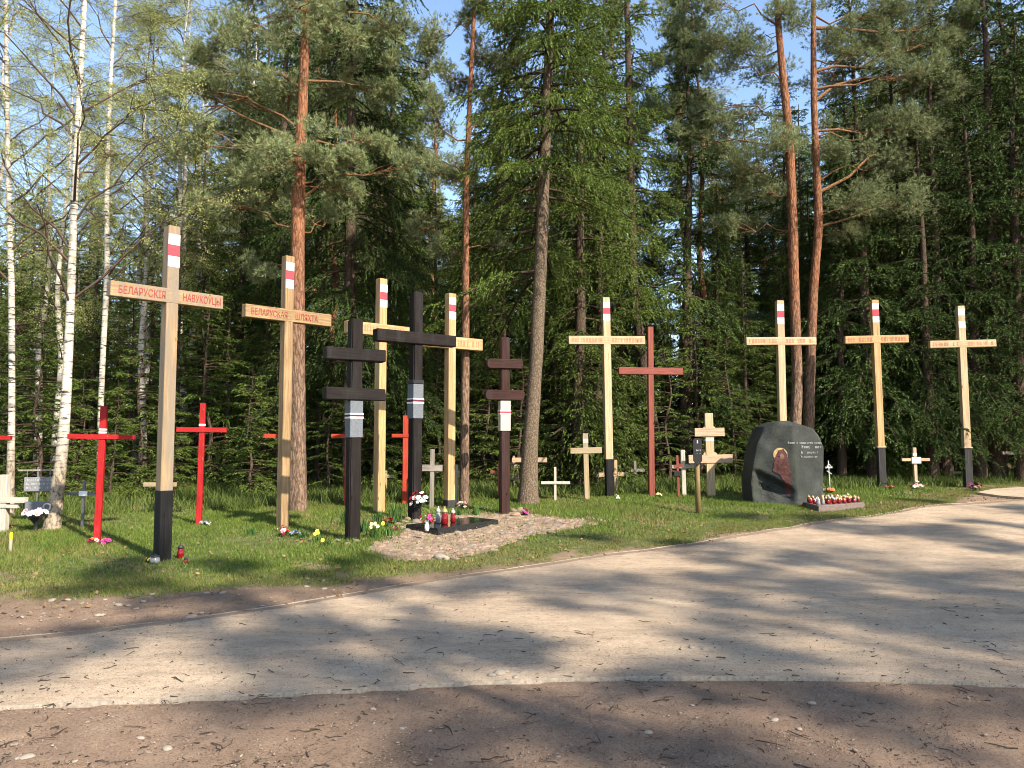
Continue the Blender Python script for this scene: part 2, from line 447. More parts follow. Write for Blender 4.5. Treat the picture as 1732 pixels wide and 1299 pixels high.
def mat_path():
    m, n, l, out = new_mat('path_sand')
    v = coord(n)
    big = noise(n, l, v, 0.7, 5, 0.6)
    st = noise(n, l, mapping(n, l, v, (1.0, 2.4, 1.0)), 2.2, 6, 0.7)
    fine = noise(n, l, v, 75, 4, 0.8)
    mid = noise(n, l, v, 16, 5, 0.7)
    r = ramp(n, [(0.30, (0.225, 0.168, 0.118)), (0.52, (0.395, 0.302, 0.21)), (0.75, (0.54, 0.43, 0.305))])
    l.new(mixc(n, l, 0.55, big.outputs[0], st.outputs[0]), r.inputs[0])
    sp = ramp(n, [(0.36, (0.45, 0.43, 0.41)), (0.5, (1, 1, 1)), (0.66, (1.18, 1.16, 1.12))]); l.new(fine.outputs[0], sp.inputs[0])
    c = mixc(n, l, 0.85, r.outputs[0], sp.outputs[0], 'MULTIPLY')
    sm = ramp(n, [(0.34, (0.5, 0.48, 0.46)), (0.47, (1, 1, 1))]); l.new(mid.outputs[0], sm.inputs[0])
    c = mixc(n, l, 0.6, c, sm.outputs[0], 'MULTIPLY')
    ed = n.new('ShaderNodeAttribute'); ed.attribute_name = 'edge'
    en = noise(n, l, v, 4.5, 6, 0.8)
    em = n.new('ShaderNodeMath'); em.operation = 'MULTIPLY_ADD'; em.inputs[1].default_value = 1.1
    l.new(en.outputs[0], em.inputs[0]); l.new(ed.outputs['Fac'], em.inputs[2])
    er = ramp(n, [(0.98, (0, 0, 0)), (1.45, (1, 1, 1))]); l.new(em.outputs[0], er.inputs[0])
    c = mixc(n, l, mixc(n, l, 0.75, (0.0, 0.0, 0.0), er.outputs[0]), c, (0.17, 0.115, 0.078))
    h = mixc(n, l, 0.45, mid.outputs[0], fine.outputs[0])
    principled(n, l, out, c, 0.92, bump(n, l, h, 0.7, 0.016), 0.15)
    return m
M['ground'] = mat_ground()
M['path'] = mat_path()
M['kerb'] = mat_plain('kerb_concrete', (0.31, 0.262, 0.205), 0.9, 0.3, 40)
M['pebble'] = mat_plain('pebble_stone', (0.19, 0.145, 0.11), 0.9, 0.45, 22)
M['pebble_pale'] = mat_plain('pebble_pale_stone', (0.27, 0.225, 0.18), 0.9, 0.4, 22)
M['cobble'] = mat_plain('cobble_stone', (0.245, 0.178, 0.128), 0.9, 0.45, 9, bmp=0.6)
M['cobble_grey'] = mat_plain('cobble_grey_stone', (0.21, 0.175, 0.15), 0.9, 0.4, 9, bmp=0.6)
M['cobble_pink'] = mat_plain('cobble_pink_stone', (0.265, 0.175, 0.122), 0.9, 0.4, 9, bmp=0.6)
M['twig'] = mat_plain('dead_twig', (0.05, 0.036, 0.027), 0.9, 0.4)
M['wood_pale'] = mat_wood('wood_pale', (0.40, 0.28, 0.155), (0.57, 0.435, 0.27))
M['wood_gold'] = mat_wood('wood_gold', (0.37, 0.215, 0.085), (0.55, 0.365, 0.175), spec=0.4, rough=0.5)
M['wood_tan'] = mat_wood('wood_tan', (0.22, 0.132, 0.06), (0.385, 0.255, 0.13))
M['wood_aged'] = mat_wood('wood_aged', (0.26, 0.155, 0.07), (0.44, 0.295, 0.155), (0.20, 0.16, 0.115), 0.35)
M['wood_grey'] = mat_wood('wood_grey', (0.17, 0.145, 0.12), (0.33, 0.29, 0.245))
M['wood_small'] = mat_wood('wood_small', (0.30, 0.205, 0.095), (0.46, 0.345, 0.19), (0.28, 0.24, 0.18), 0.2)
M['wood_rose'] = mat_wood('wood_rose', (0.40, 0.265, 0.16), (0.54, 0.395, 0.265))
M['wood_white'] = mat_wood('wood_white', (0.40, 0.35, 0.275), (0.55, 0.50, 0.42))
M['wood_black'] = mat_wood('wood_black', (0.007, 0.005, 0.0045), (0.020, 0.014, 0.012), rough=0.7, spec=0.15)
M['wood_umber'] = mat_wood('wood_umber', (0.024, 0.010, 0.008), (0.058, 0.024, 0.019), rough=0.7, spec=0.15)
M['wood_redbrown'] = mat_wood('wood_redbrown', (0.17, 0.042, 0.028), (0.29, 0.078, 0.052), rough=0.55)
M['tar'] = mat_wood('tar_black', (0.006, 0.006, 0.006), (0.015, 0.0145, 0.0145), rough=0.7, spec=0.15)
M['tar_worn'] = mat_wood('tar_worn', (0.028, 0.026, 0.026), (0.065, 0.060, 0.058), rough=0.75, spec=0.15)
M['red_paint'] = mat_paint('red_paint', (0.36, 0.011, 0.012))
M['vermilion'] = mat_paint('vermilion_paint', (0.42, 0.045, 0.020))
M['white_paint'] = mat_plain('white_paint', (0.70, 0.69, 0.68), 0.6, 0.12, 25)
M['band_red'] = mat_plain('band_red_paint', (0.52, 0.045, 0.06), 0.6, 0.2, 25)
M['letter_red'] = mat_plain('letter_red_paint', (0.29, 0.04, 0.03), 0.6, 0.3, 40)
M['letter_faded'] = mat_plain('letter_faded_paint', (0.43, 0.19, 0.105), 0.8, 0.3, 40)
M['letter_white'] = mat_plain('letter_white_paint', (0.42, 0.42, 0.41), 0.7, 0.4, 60)
M['cloth_grey'] = mat_plain('cloth_grey', (0.125, 0.135, 0.15), 0.9, 0.25, 50)
M['cloth_white'] = mat_plain('cloth_white', (0.40, 0.375, 0.32), 0.9, 0.15, 50)
M['stripe_maroon'] = mat_plain('stripe_maroon', (0.10, 0.02, 0.03), 0.9)
M['black_iron'] = mat_plain('black_iron', (0.02, 0.02, 0.021), 0.5, 0.3, 40, metal=0.2)
M['grey_iron'] = mat_plain('grey_iron', (0.13, 0.13, 0.135), 0.55, 0.3, 40, metal=0.3)
M['silver'] = mat_plain('silver_metal', (0.55, 0.55, 0.54), 0.4, 0.25, 60, metal=0.6)
M['plaque_grey'] = mat_plain('plaque_grey', (0.17, 0.17, 0.175), 0.6, 0.25, 20)
M['yellow_paint'] = mat_plain('yellow_paint', (0.70, 0.42, 0.02), 0.6, 0.2)
M['gold_paint'] = mat_plain('gold_paint', (0.46, 0.32, 0.14), 0.5, 0.25, 40)
M['icon_red'] = mat_plain('icon_red_paint', (0.085, 0.032, 0.028), 0.85, 0.5, 18)
M['icon_face'] = mat_plain('icon_face_paint', (0.17, 0.095, 0.075), 0.8, 0.3, 60)
M['granite_black'] = mat_plain('granite_black', (0.016, 0.017, 0.018), 0.12, 0.4, 90, spec=0.5, bmp=0.0)
M['plant_green'] = mat_foliage('plant_green', (0.03, 0.08, 0.02), (0.11, 0.20, 0.05), 0.25)
M['plant_dark'] = mat_foliage('plant_dark', (0.02, 0.05, 0.02), (0.06, 0.11, 0.035), 0.2)
def mat_glass_red(name, c):
    m, n, l, out = new_mat(name)
    p = principled(n, l, out, c, 0.12, None, 0.5)
    p.inputs['Transmission Weight'].default_value = 0.35
    return m
M['glass_red'] = mat_glass_red('lantern_red_glass', (0.24, 0.006, 0.008))
M['glass_clear'] = mat_glass_red('lantern_clear_glass', (0.33, 0.34, 0.34))
M['glass_green'] = mat_glass_red('lantern_green_glass', (0.03, 0.30, 0.07))
M['glass_blue'] = mat_glass_red('lantern_blue_glass', (0.03, 0.05, 0.35))
M['lid_gold'] = mat_plain('lid_gold', (0.50, 0.36, 0.14), 0.4, 0.2, metal=0.6)
M['lid_black'] = mat_plain('lid_black', (0.03, 0.028, 0.028), 0.45)
M['lid_white'] = mat_plain('lid_white', (0.36, 0.34, 0.31), 0.5)
PET = {}
for nm, c in {'red': (0.50, 0.015, 0.025), 'white': (0.78, 0.77, 0.74), 'pink': (0.72, 0.28, 0.32), 'magenta': (0.50, 0.045, 0.22),
              'maroon': (0.17, 0.012, 0.03), 'yellow': (0.80, 0.56, 0.06), 'cream': (0.80, 0.72, 0.36), 'orange': (0.62, 0.20, 0.06),
              'blue': (0.30, 0.34, 0.50), 'deepblue': (0.04, 0.05, 0.42), 'peach': (0.75, 0.48, 0.36), 'lilac': (0.45, 0.2, 0.45)}.items():
    PET[nm] = mat_plain('petal_' + nm, c, 0.7, 0.2, 40)
def mat_boulder():
    m, n, l, out = new_mat('boulder_stone')
    v = coord(n)
    big = noise(n, l, v, 1.6, 6, 0.65, 0.4)
    fine = noise(n, l, v, 34, 5, 0.75)
    st = noise(n, l, mapping(n, l, v, (7, 7, 0.8)), 1.0, 4, 0.6)
    r = ramp(n, [(0.3, (0.020, 0.022, 0.021)), (0.6, (0.047, 0.051, 0.046)), (0.8, (0.10, 0.10, 0.086))]); l.new(big.outputs[0], r.inputs[0])
    sp = ramp(n, [(0.35, (0.6, 0.6, 0.6)), (0.55, (1, 1, 1)), (0.75, (1.35, 1.33, 1.28))]); l.new(fine.outputs[0], sp.inputs[0])
    c = mixc(n, l, 0.8, r.outputs[0], sp.outputs[0], 'MULTIPLY')
    mo = ramp(n, [(0.48, (0, 0, 0)), (0.7, (0.55, 0.55, 0.55))]); l.new(st.outputs[0], mo.inputs[0])
    c = mixc(n, l, mo.outputs[0], c, (0.048, 0.053, 0.034))
    principled(n, l, out, c, 0.8, bump(n, l, mixc(n, l, 0.6, big.outputs[0], fine.outputs[0]), 0.55, 0.03), 0.25)
    return m
M['boulder'] = mat_boulder()

# ------------------------------------------------------------------ ground, path, kerbs
def curve_world(px):
    q = [P(u, v) for u, v in px]
    return np.array([[p.x, p.y] for p in q])
GR = curve_world([(2, 1016), (150, 1010), (300, 1003), (430, 996), (560, 990), (640, 982), (700, 974), (780, 966), (850, 957), (1000, 937), (1120, 922), (1250, 902), (1400, 880), (1550, 860), (1610, 850), (1650, 836), (1690, 828), (1732, 822)])
GR = np.vstack([[-40, 7.4], [-12, 7.7], GR, [40, 34]])
FAR = curve_world([(2, 1081), (180, 1063), (350, 1043), (520, 1016), (700, 985), (850, 963), (1000, 941), (1120, 925), (1250, 905), (1400, 880), (1530, 862), (1640, 849)])
FAR = np.vstack([[-40, 3.2], [-12, 5.0], [-7, 5.85], FAR, [11.2, 17.0], [13.5, 17.6], [40, 20.5]])
NEAR = curve_world([(2, 1195), (200, 1187), (400, 1178), (600, 1166), (800, 1154), (900, 1150), (1100, 1146), (1300, 1146), (1500, 1149), (1730, 1158)])
NEAR = np.vstack([[-40, 0.0], [-12, 2.6], [-6.5, 3.95], NEAR, [6.5, 4.6], [12, 2.6], [40, -8]])
def y_grass(x): return np.interp(x, GR[:, 0], GR[:, 1])
def y_far(x): return np.interp(x, FAR[:, 0], FAR[:, 1])
def y_near(x): return np.interp(x, NEAR[:, 0], NEAR[:, 1])
EDGE = np.array([[-40, 14.6], [-9, 15.0], [-5, 16.0], [-2, 17.2], [2, 18.2], [6, 19.0], [9, 19.8], [12, 20.6], [40, 23]])
def y_edge(x): return np.interp(x, EDGE[:, 0], EDGE[:, 1])
PATCH_PX = [(612, 934), (640, 915), (668, 897), (690, 886), (745, 872), (830, 866), (905, 870), (960, 875), (1022, 879), (1005, 889), (950, 898), (900, 905), (868, 916), (838, 932), (780, 944), (715, 950), (655, 948)]
PATCH = curve_world(PATCH_PX)
def in_poly(x, y, poly):
    x = np.asarray(x); y = np.asarray(y); c = np.zeros(x.shape, bool); j = len(poly) - 1
    for i in range(len(poly)):
        xi, yi = poly[i]; xj, yj = poly[j]
        c ^= ((yi > y) != (yj > y)) & (x < (xj - xi) * (y - yi) / (yj - yi + 1e-12) + xi)
        j = i
    return c
def wob(x, y): return 0.5 * np.sin(2.1 * x + 1.3 * y) + 0.3 * np.sin(5.3 * x - 2.2 * y + 1) + 0.2 * np.sin(11.0 * x + 7 * y)
def grass_amount(x, y):
    a = np.clip((y - y_grass(x) + 0.16 * wob(x, y)) / 0.35 + 0.3, 0, 1)
    b = np.clip((y_edge(x) - y + 0.6 * wob(x * 0.7, y * 0.7)) / 1.2 + 0.5, 0, 1)
    g = a * b
    worn = np.clip((0.9 * wob(0.8 * x + 2, 1.1 * y) + 0.6 * wob(2.3 * x, 2.9 * y + 1) - 0.55) * 3, 0, 1) * np.clip(1.3 - (y - y_grass(x)) / 3.2, 0.15, 1)
    g = g * (1 - 0.8 * worn)
    cxp, cyp = PATCH.mean(0)
    sh = 1.09 + 0.13 * wob(2.2 * x, 2.2 * y)
    g = np.where(in_poly(cxp + (x - cxp) * sh, cyp + (y - cyp) * sh, PATCH), 0.05, g)
    return g
def forest_amount(x, y): return np.clip((y - y_edge(x) + 0.4 * wob(x, y)) / 1.5 + 0.4, 0, 1)

xs = np.unique(np.round(np.concatenate([np.linspace(-160, -16, 22), np.arange(-16, -4.5, 0.15), np.arange(-4.5, 4.6, 0.065), np.arange(4.6, 17.01, 0.15), np.linspace(17, 160, 22)]), 4))
ys = np.unique(np.round(np.concatenate([np.linspace(-90, -2, 18), np.arange(-2, 3, 0.12), np.arange(3, 8.8, 0.065), np.arange(8.8, 24.01, 0.14), np.linspace(24.5, 60, 40), np.linspace(62, 260, 20)]), 4))
X, Y = np.meshgrid(xs, ys, indexing='ij')
Z = terrain(X, Y)
off_path = (Y > y_far(X)) | (Y < y_near(X))
soft0 = np.clip(np.minimum(np.abs(Y - y_far(X)), np.abs(Y - y_near(X))) / 0.35, 0, 1)
Z = np.where(off_path & (np.abs(X) < 17) & (Y < 24), Z + soft0 * 0.010 * (np.sin(7.3 * X + 2 * Y) * np.sin(6.1 * Y - 1.5 * X)) + soft0 * RNG.normal(0, 0.0035, X.shape) + soft0 * 0.006 * np.sin(31 * X + 9 * np.sin(7 * Y)) * np.sin(27 * Y + 8 * np.sin(9 * X)), Z)
soft = np.clip(np.minimum(np.abs(Y - y_far(X)), np.abs(Y - y_near(X))) / 0.3, 0, 1)
Z = np.where(off_path, Z - 0.014 * (1 - soft), Z - 0.03)
nx, ny = X.shape
idx = np.arange(nx * ny).reshape(nx, ny)
Fq = np.stack([idx[:-1, :-1], idx[1:, :-1], idx[1:, 1:], idx[:-1, 1:]], -1).reshape(-1, 4)
me = mesh_np('ground', np.stack([X, Y, Z], -1).reshape(-1, 3), Fq, True)
for nm, fn in (('grass', grass_amount), ('forest', forest_amount)):
    at = me.attributes.new(nm, 'FLOAT', 'POINT')
    at.data.foreach_set('value', fn(X, Y).ravel().astype(np.float32))
ground = tag(obj('ground', me, M['ground']), 'brown trodden soil, turf and forest floor', kind='structure')

# sandy path: a sheet between its two edges
def dense(c, x0, x1, step):
    q = np.arange(x0, x1, step)
    y = np.interp(q, c[:, 0], c[:, 1])
    ker = np.ones(9) / 9
    yp = np.r_[np.full(4, y[0]), y, np.full(4, y[-1])]
    return q, np.convolve(yp, ker, 'valid')
qx, qf = dense(FAR, -30, 30, 0.12)
_, qn = dense(NEAR, -30, 30, 0.12)
K = 40
tt = np.linspace(0, 1, K)
PX = np.repeat(qx[:, None], K, 1)
PY = qn[:, None] + (qf - qn)[:, None] * tt[None]
PZ = terrain(PX, PY) + 0.003 * np.sin(1.9 * PX + 1.1 * PY) + 0.002 * np.sin(4.7 * PY - 2.3 * PX)
ii = np.arange(PX.size).reshape(PX.shape)
Fp = np.stack([ii[:-1, :-1], ii[1:, :-1], ii[1:, 1:], ii[:-1, 1:]], -1).reshape(-1, 4)
pme = mesh_np('path', np.stack([PX, PY, PZ], -1).reshape(-1, 3), Fp, True)
at = pme.attributes.new('edge', 'FLOAT', 'POINT')
at.data.foreach_set('value', np.clip(1 - (qf[:, None] - PY) / 0.30, 0, 1).ravel().astype(np.float32))
path = tag(obj('path', pme, M['path']), 'pale sandy path curving past the crosses', kind='structure')
def kerb_strip(name, q, y, w, h, side):
    pts = np.stack([q, y], 1)
    t = np.gradient(pts, axis=0); t /= np.linalg.norm(t, axis=1, keepdims=True)
    nrm = np.stack([-t[:, 1], t[:, 0]], 1) * side
    a = pts; b = pts + nrm * w
    za = terrain(a[:, 0], a[:, 1]); zb = terrain(b[:, 0], b[:, 1])
    wave = 0.002 * np.sin(q * 9.0) + 0.001 * np.sin(q * 23.0)
    rows = [np.c_[a, za - 0.06], np.c_[a, za + h + wave], np.c_[b, zb + h + wave], np.c_[b, zb - 0.06]]
    V = np.stack(rows, 1).reshape(-1, 3); n = len(q)
    F = []
    i4 = np.arange(n - 1) * 4
    for k in range(3): F.append(np.stack([i4 + k, i4 + 4 + k, i4 + 5 + k, i4 + 1 + k], 1))
    return tag(obj(name, mesh_np(name, V, np.concatenate(F)), M['kerb'], path), None)
kerb_strip('kerb', qx, qn, 0.012, 0.012, -1)
kerb_strip('kerb', qx, qf, 0.012, 0.004, 1)

# second slab of path leaving to the right behind the last cross
slab_px = [(1652, 836), (1682, 830), (1732, 827), (1800, 823), (1800, 847), (1732, 845), (1692, 842)]
sp = [P(u, v) for u, v in slab_px]
bm = bmesh.new()
top = [bm.verts.new((p.x, p.y, tz(p.x, p.y) + 0.05)) for p in sp]
f = bm.faces.new(top)
r_ = bmesh.ops.extrude_face_region(bm, geom=[f])
for g in r_['geom']:
    if isinstance(g, bmesh.types.BMVert): g.co.z -= 0.16
bmesh.ops.recalc_face_normals(bm, faces=bm.faces[:])
tag(obj('side_path', bm_mesh('side_path', bm), M['path']), 'pale raised path leaving at the far end', kind='structure')

# ------------------------------------------------------------------ stones
def stone_mesh(seed, flat=0.6, sub=2):
    rg = random.Random(seed)
    bm = bmesh.new()
    bmesh.ops.create_icosphere(bm, subdivisions=sub, radius=0.5)
    ax = [rg.uniform(0.8, 1.2), rg.uniform(0.7, 1.05), flat * rg.uniform(0.8, 1.2)]
    ph = [rg.uniform(0, 6.28) for _ in range(6)]
    for v in bm.verts:
        c = v.co
        k = 1 + 0.14 * math.sin(5 * c.x + ph[0]) * math.cos(4 * c.y + ph[1]) + 0.12 * math.sin(6 * c.z + ph[2] + 3 * c.x) + rg.uniform(-0.06, 0.06)
        v.co = Vector((c.x * ax[0] * k, c.y * ax[1] * k, c.z * ax[2] * k))
    return bm_mesh('stone', bm, True)
STONES = {}
for mk in ('pebble', 'pebble_pale', 'cobble', 'cobble_grey', 'cobble_pink'):
    STONES[mk] = []
    for s in range(4):
        sm = stone_mesh(hash((mk == 'cobble', s)) % 1000 + s * 17 + len(mk), 0.55)
        sm.materials.append(M[mk]); STONES[mk].append(sm)
def put_stone(parent, x, y, size, mk, sink=0.35, name='stone', flat=1.0):
    o = bpy.data.objects.new(name, random.choice(STONES[mk]))
    link(o, parent)
    o.location = (x, y, tz(x, y) + size * 0.3 * (1 - 2 * sink) * 0.55)
    o.rotation_euler = (random.uniform(-0.2, 0.2), random.uniform(-0.2, 0.2), random.uniform(0, 6.28))
    k = size; o.scale = (k, k * random.uniform(0.75, 1.1), k * random.uniform(0.7, 1.0) * flat)
    return o
# loose pebbles on the soil before and behind the path (bigger ones singly)
n = 0
while n < 100:
    u, v = random.uniform(0, 1732), random.uniform(1150, 1299)
    p = P(u, v)
    if p.y > y_near(p.x) - 0.04: continue
    put_stone(ground, p.x, p.y, random.choice([0.014, 0.018, 0.02, 0.024, 0.035]), random.choice(['pebble', 'pebble_pale', 'pebble']), 0.3, 'pebble')
    n += 1
n = 0
while n < 45:
    u, v = random.uniform(0, 720), random.uniform(985, 1078)
    p = P(u, v)
    if p.y < y_far(p.x) + 0.05 or p.y > y_grass(p.x) + 0.1: continue
    put_stone(ground, p.x, p.y, random.choice([0.02, 0.025, 0.03, 0.045, 0.06]), random.choice(['pebble', 'pebble_pale', 'pebble_pale']), 0.3, 'pebble')
    n += 1
for u, v, s in [(88, 1016, .08), (175, 1040, .07), (200, 1024, .08), (243, 1018, .08), (350, 1004, .08), (377, 1003, .07), (322, 1045, .10), (165, 1041, .07), (47, 1281, .06), (30, 1283, .035), (283, 1267, .05), (237, 1249, .05),
                (845, 1140, .09), (832, 1143, .07), (856, 1137, .06), (884, 1138, .05), (871, 1146, .05), (1373, 1190, .05), (1310, 1219, .05), (1352, 1234, .04), (1170, 1096, .07), (1190, 1098, .05), (1685, 1015, .06), (1097, 1240, .05), (680, 1233, .045)]:
    p = P(u, v); put_stone(ground if not (y_near(p.x) < p.y < y_far(p.x)) else path, p.x, p.y, s, 'pebble_pale', 0.33, 'pebble')

# cobbled patch: bed + single stones
bm = bmesh.new()
ctr = PATCH.mean(0)
vs = [bm.verts.new((x, y, tz(x, y) + 0.006)) for x, y in PATCH]
f = bm.faces.new(vs)
bmesh.ops.triangulate(bm, faces=[f])
bmesh.ops.subdivide_edges(bm, edges=bm.edges[:], cuts=8, use_grid_fill=True)
for v in bm.verts: v.co.z = tz(v.co.x, v.co.y) + 0.012
bed_m = mat_plain('cobble_bed', (0.235, 0.165, 0.112), 0.95, 0.4, 9, bmp=0.8)
bed = tag(obj('cobbled_patch', bm_mesh('cobbled_patch', bm), bed_m), 'rough patch of field stones set in soil around the black slab', kind='structure')
cnt = 0
yy = PATCH[:, 1].min()
row = 0
while yy < PATCH[:, 1].max():
    xx = PATCH[:, 0].min() + (0.08 if row % 2 else 0)
    while xx < PATCH[:, 0].max():
        x = xx + random.uniform(-0.07, 0.07); y = yy + random.uniform(-0.07, 0.07)
        if in_poly(np.array([ctr[0] + (x - ctr[0]) * 0.97]), np.array([ctr[1] + (y - ctr[1]) * 0.97]), PATCH)[0] and random.random() < 0.86 and cnt < 298:
            put_stone(bed, x, y, random.choice([0.07, 0.09, 0.11, 0.13, 0.17, 0.21]) * random.uniform(0.85, 1.15), random.choice(['cobble', 'cobble', 'cobble_grey', 'cobble_pink']), 0.52, flat=0.68)
            cnt += 1
        xx += 0.176
    yy += 0.160; row += 1
def small_setts(n, seed):
    rg = np.random.default_rng(seed); parts = []
    base = np.array([[1, 0, 0], [.5, .8, .05], [-.5, .85, 0], [-1, .1, 0], [-.45, -.8, 0], [.55, -.85, 0], [.45, .1, .42], [-.3, .25, .46], [-.1, -.35, .40]])
    tri = np.array([[0, 1, 6], [1, 7, 6], [1, 2, 7], [2, 3, 7], [3, 8, 7], [3, 4, 8], [4, 5, 8], [5, 6, 8], [5, 0, 6], [6, 7, 8]])
    while len(parts) < n:
        x = rg.uniform(PATCH[:, 0].min(), PATCH[:, 0].max()); y = rg.uniform(PATCH[:, 1].min(), PATCH[:, 1].max())
        if not in_poly(np.array([x]), np.array([y]), PATCH)[0]: continue
        s = rg.uniform(0.02, 0.05); a = rg.uniform(0, 6.28); q = base * s * rg.uniform(0.75, 1.25, (9, 3))
        q = np.stack([q[:, 0] * math.cos(a) - q[:, 1] * math.sin(a), q[:, 0] * math.sin(a) + q[:, 1] * math.cos(a), q[:, 2]], 1)
        parts.append((q + np.array([x, y, tz(x, y) + 0.006]), tri))
    return merge(parts)
tag(obj('small_stones', mesh_np('small_stones', *small_setts(900, 12), smooth=True), M['cobble'], bed), kind='stuff')
for (u, v, s, mk) in [(572, 916, .14, 'cobble_grey'), (603, 917, .15, 'pebble'), (615, 914, .12, 'cobble_pink'), (588, 922, .16, 'cobble'), (650, 906, .14, 'pebble'), (634, 912, .10, 'pebble'), (560, 920, .10, 'cobble_pink'),
                      (853, 869, .20, 'pebble_pale'), (868, 866, .22, 'pebble'), (880, 866, .24, 'pebble'), (872, 873, .22, 'cobble_pink'), (892, 870, .14, 'cobble'),
                      (675, 888, .16, 'cobble'), (692, 880, .18, 'cobble_pink'), (704, 885, .22, 'pebble'), (680, 893, .10, 'pebble_pale'), (686, 884, .14, 'cobble_grey'), (746, 946, .22, 'pebble_pale'), (770, 947, .12, 'pebble')]:
    p = P(u, v); put_stone(bed, p.x, p.y, s, mk, 0.15)

# ------------------------------------------------------------------ grass
def blades(n, hmin, hmax, wid, region, keep, seed):
    rg = np.random.default_rng(seed)
    xs_, ys_ = [], []
    tot = 0
    while tot < n:
        x = rg.uniform(region[0], region[1], n); y = rg.uniform(region[2], region[3], n)
        k = keep(x, y, rg)
        xs_.append(x[k]); ys_.append(y[k]); tot += k.sum()
    x = np.concatenate(xs_)[:n]; y = np.concatenate(ys_)[:n]
    z = terrain(x, y) - 0.01
    h = rg.uniform(hmin, hmax, n) * (0.75 + 0.5 * np.clip(0.5 + 0.6 * np.sin(1.1 * x + 0.3) * np.sin(0.9 * y + 1), 0, 1))
    a = rg.uniform(0, 2 * np.pi, n); b = rg.uniform(0, 2 * np.pi, n)
    w = wid * rg.uniform(0.7, 1.4, n) * (y / 12.0) ** 0.6
    h = h * np.clip(0.55 + 0.25 * (y - y_grass(x)), 0.5, 1.15)
    lean = rg.uniform(0.1, 0.9, n) * h
    c0 = np.stack([x, y, z], 1)
    sd = np.stack([np.cos(a), np.sin(a), 0 * a], 1) * (w / 2)[:, None]
    ld = np.stack([np.cos(b), np.sin(b), 0 * b], 1)
    tip = c0 + ld * lean[:, None] + np.array([0, 0, 1]) * h[:, None]
    V = np.stack([c0 - sd * 1.15, c0 + sd * 1.15, tip], 1).reshape(-1, 3)
    return V, np.arange(len(V)).reshape(-1, 3)
def keep_green(x, y, rg):
    return (rg.random(x.shape) < grass_amount(x, y) * (0.55 + 0.45 * np.sin(1.3 * x + 0.8 * y) * np.sin(1.7 * y)) ) & (y < y_edge(x) + 0.6)
def keep_dry(x, y, rg):
    d = np.clip(1.2 - np.abs(y - y_grass(x) - 0.3) / 0.9, 0, 1) + 0.45 * (wob(0.5 * x, 0.6 * y) + 0.5 * wob(1.7 * x + 3, 1.9 * y) > 0.30)
    return (rg.random(x.shape) < d * np.clip(grass_amount(x, y) + 0.1, 0, 1)) & (~in_poly(x, y, PATCH)) & (y > y_far(x) + 0.0)
V, F = blades(290000, 0.022, 0.075, 0.011, (-11.5, 13.5, 7.2, 21.0), keep_green, 3)
tag(obj('grass', mesh_np('grass', V, F), M['grass']), 'short green grass on the verge below the crosses', 'grass', kind='stuff')
V, F = blades(100000, 0.025, 0.075, 0.010, (-11.5, 13.5, 7.2, 21.0), keep_dry, 4)
tag(obj('dry_grass', mesh_np('dry_grass', V, F), M['dry_grass']), 'straw coloured dead grass along the edge of the path', 'grass', kind='stuff')

# fallen twigs, needles and cones on path and soil
def litter(n, seed):
    rg = np.random.default_rng(seed); parts = []
    k = 0
    pts, rad = [], []
    while k < n:
        u, v = rg.uniform(0, 1732), 1299 - 300 * rg.random() ** 1.3
        p = P(u, v)
        if p.y > 11: continue
        L = rg.choice([0.012, 0.016, 0.02, 0.03, 0.045, 0.07, 0.12]) * rg.uniform(0.7, 1.3)
        a = rg.uniform(0, 6.28); d = np.array([math.cos(a), math.sin(a)])
        c = np.array([p.x, p.y]); bend = rg.uniform(-0.25, 0.25) * L * np.array([-d[1], d[0]])
        q = [c - d * L / 2, c - d * L / 6 + bend, c + d * L / 6 + bend * rg.uniform(-0.5, 1.2), c + d * L / 2]
        zz = [tz(*t) + 0.004 + rg.uniform(0, 0.006) for t in q]
        pts.append([[t[0], t[1], z] for t, z in zip(q, zz)])
        r0 = rg.uniform(0.0015, 0.0042); rad.append([r0, r0, r0 * 0.8, r0 * 0.5])
        k += 1
    return tubes(np.array(pts), np.array(rad), 4)
V, F = litter(850, 5)
tag(obj('twig_litter', mesh_np('twig_litter', V, F), M['twig']), 'fallen twigs and bits of bark strewn over the path', 'twigs', kind='stuff')
def grit(n, seed):
    rg = np.random.default_rng(seed)
    px = rg.uniform(0, 1732, n * 3); pv = 1299 - 310 * rg.random(n * 3) ** 1.2
    out = []
    tet = np.array([[1, 0, -.3], [-.5, .87, -.3], [-.5, -.87, -.3], [0, 0, .7]])
    Vs, Fs = [], []
    k = 0
    for u, v in zip(px, pv):
        p = P(u, v) if k < n else None
        if p is None: break
        on = y_near(p.x) < p.y < y_far(p.x)
        if on and rg.random() < 0.8: continue
        if p.y > y_grass(p.x): continue
        s = rg.uniform(0.003, 0.008)
        Vs.append(tet * s * rg.uniform(0.7, 1.3, (4, 3)) + np.array([p.x, p.y, tz(p.x, p.y) + s * 0.3]))
        k += 1
    V = np.concatenate(Vs); i = np.arange(len(Vs))[:, None] * 4
    F = np.concatenate([i + np.array(t) for t in ((0, 1, 3), (1, 2, 3), (2, 0, 3))])
    return V, F
V, F = grit(2200, 6)
tag(obj('gravel', mesh_np('gravel', V, F), M['pebble']), 'fine gravel scattered over the bare soil', 'gravel', kind='stuff')

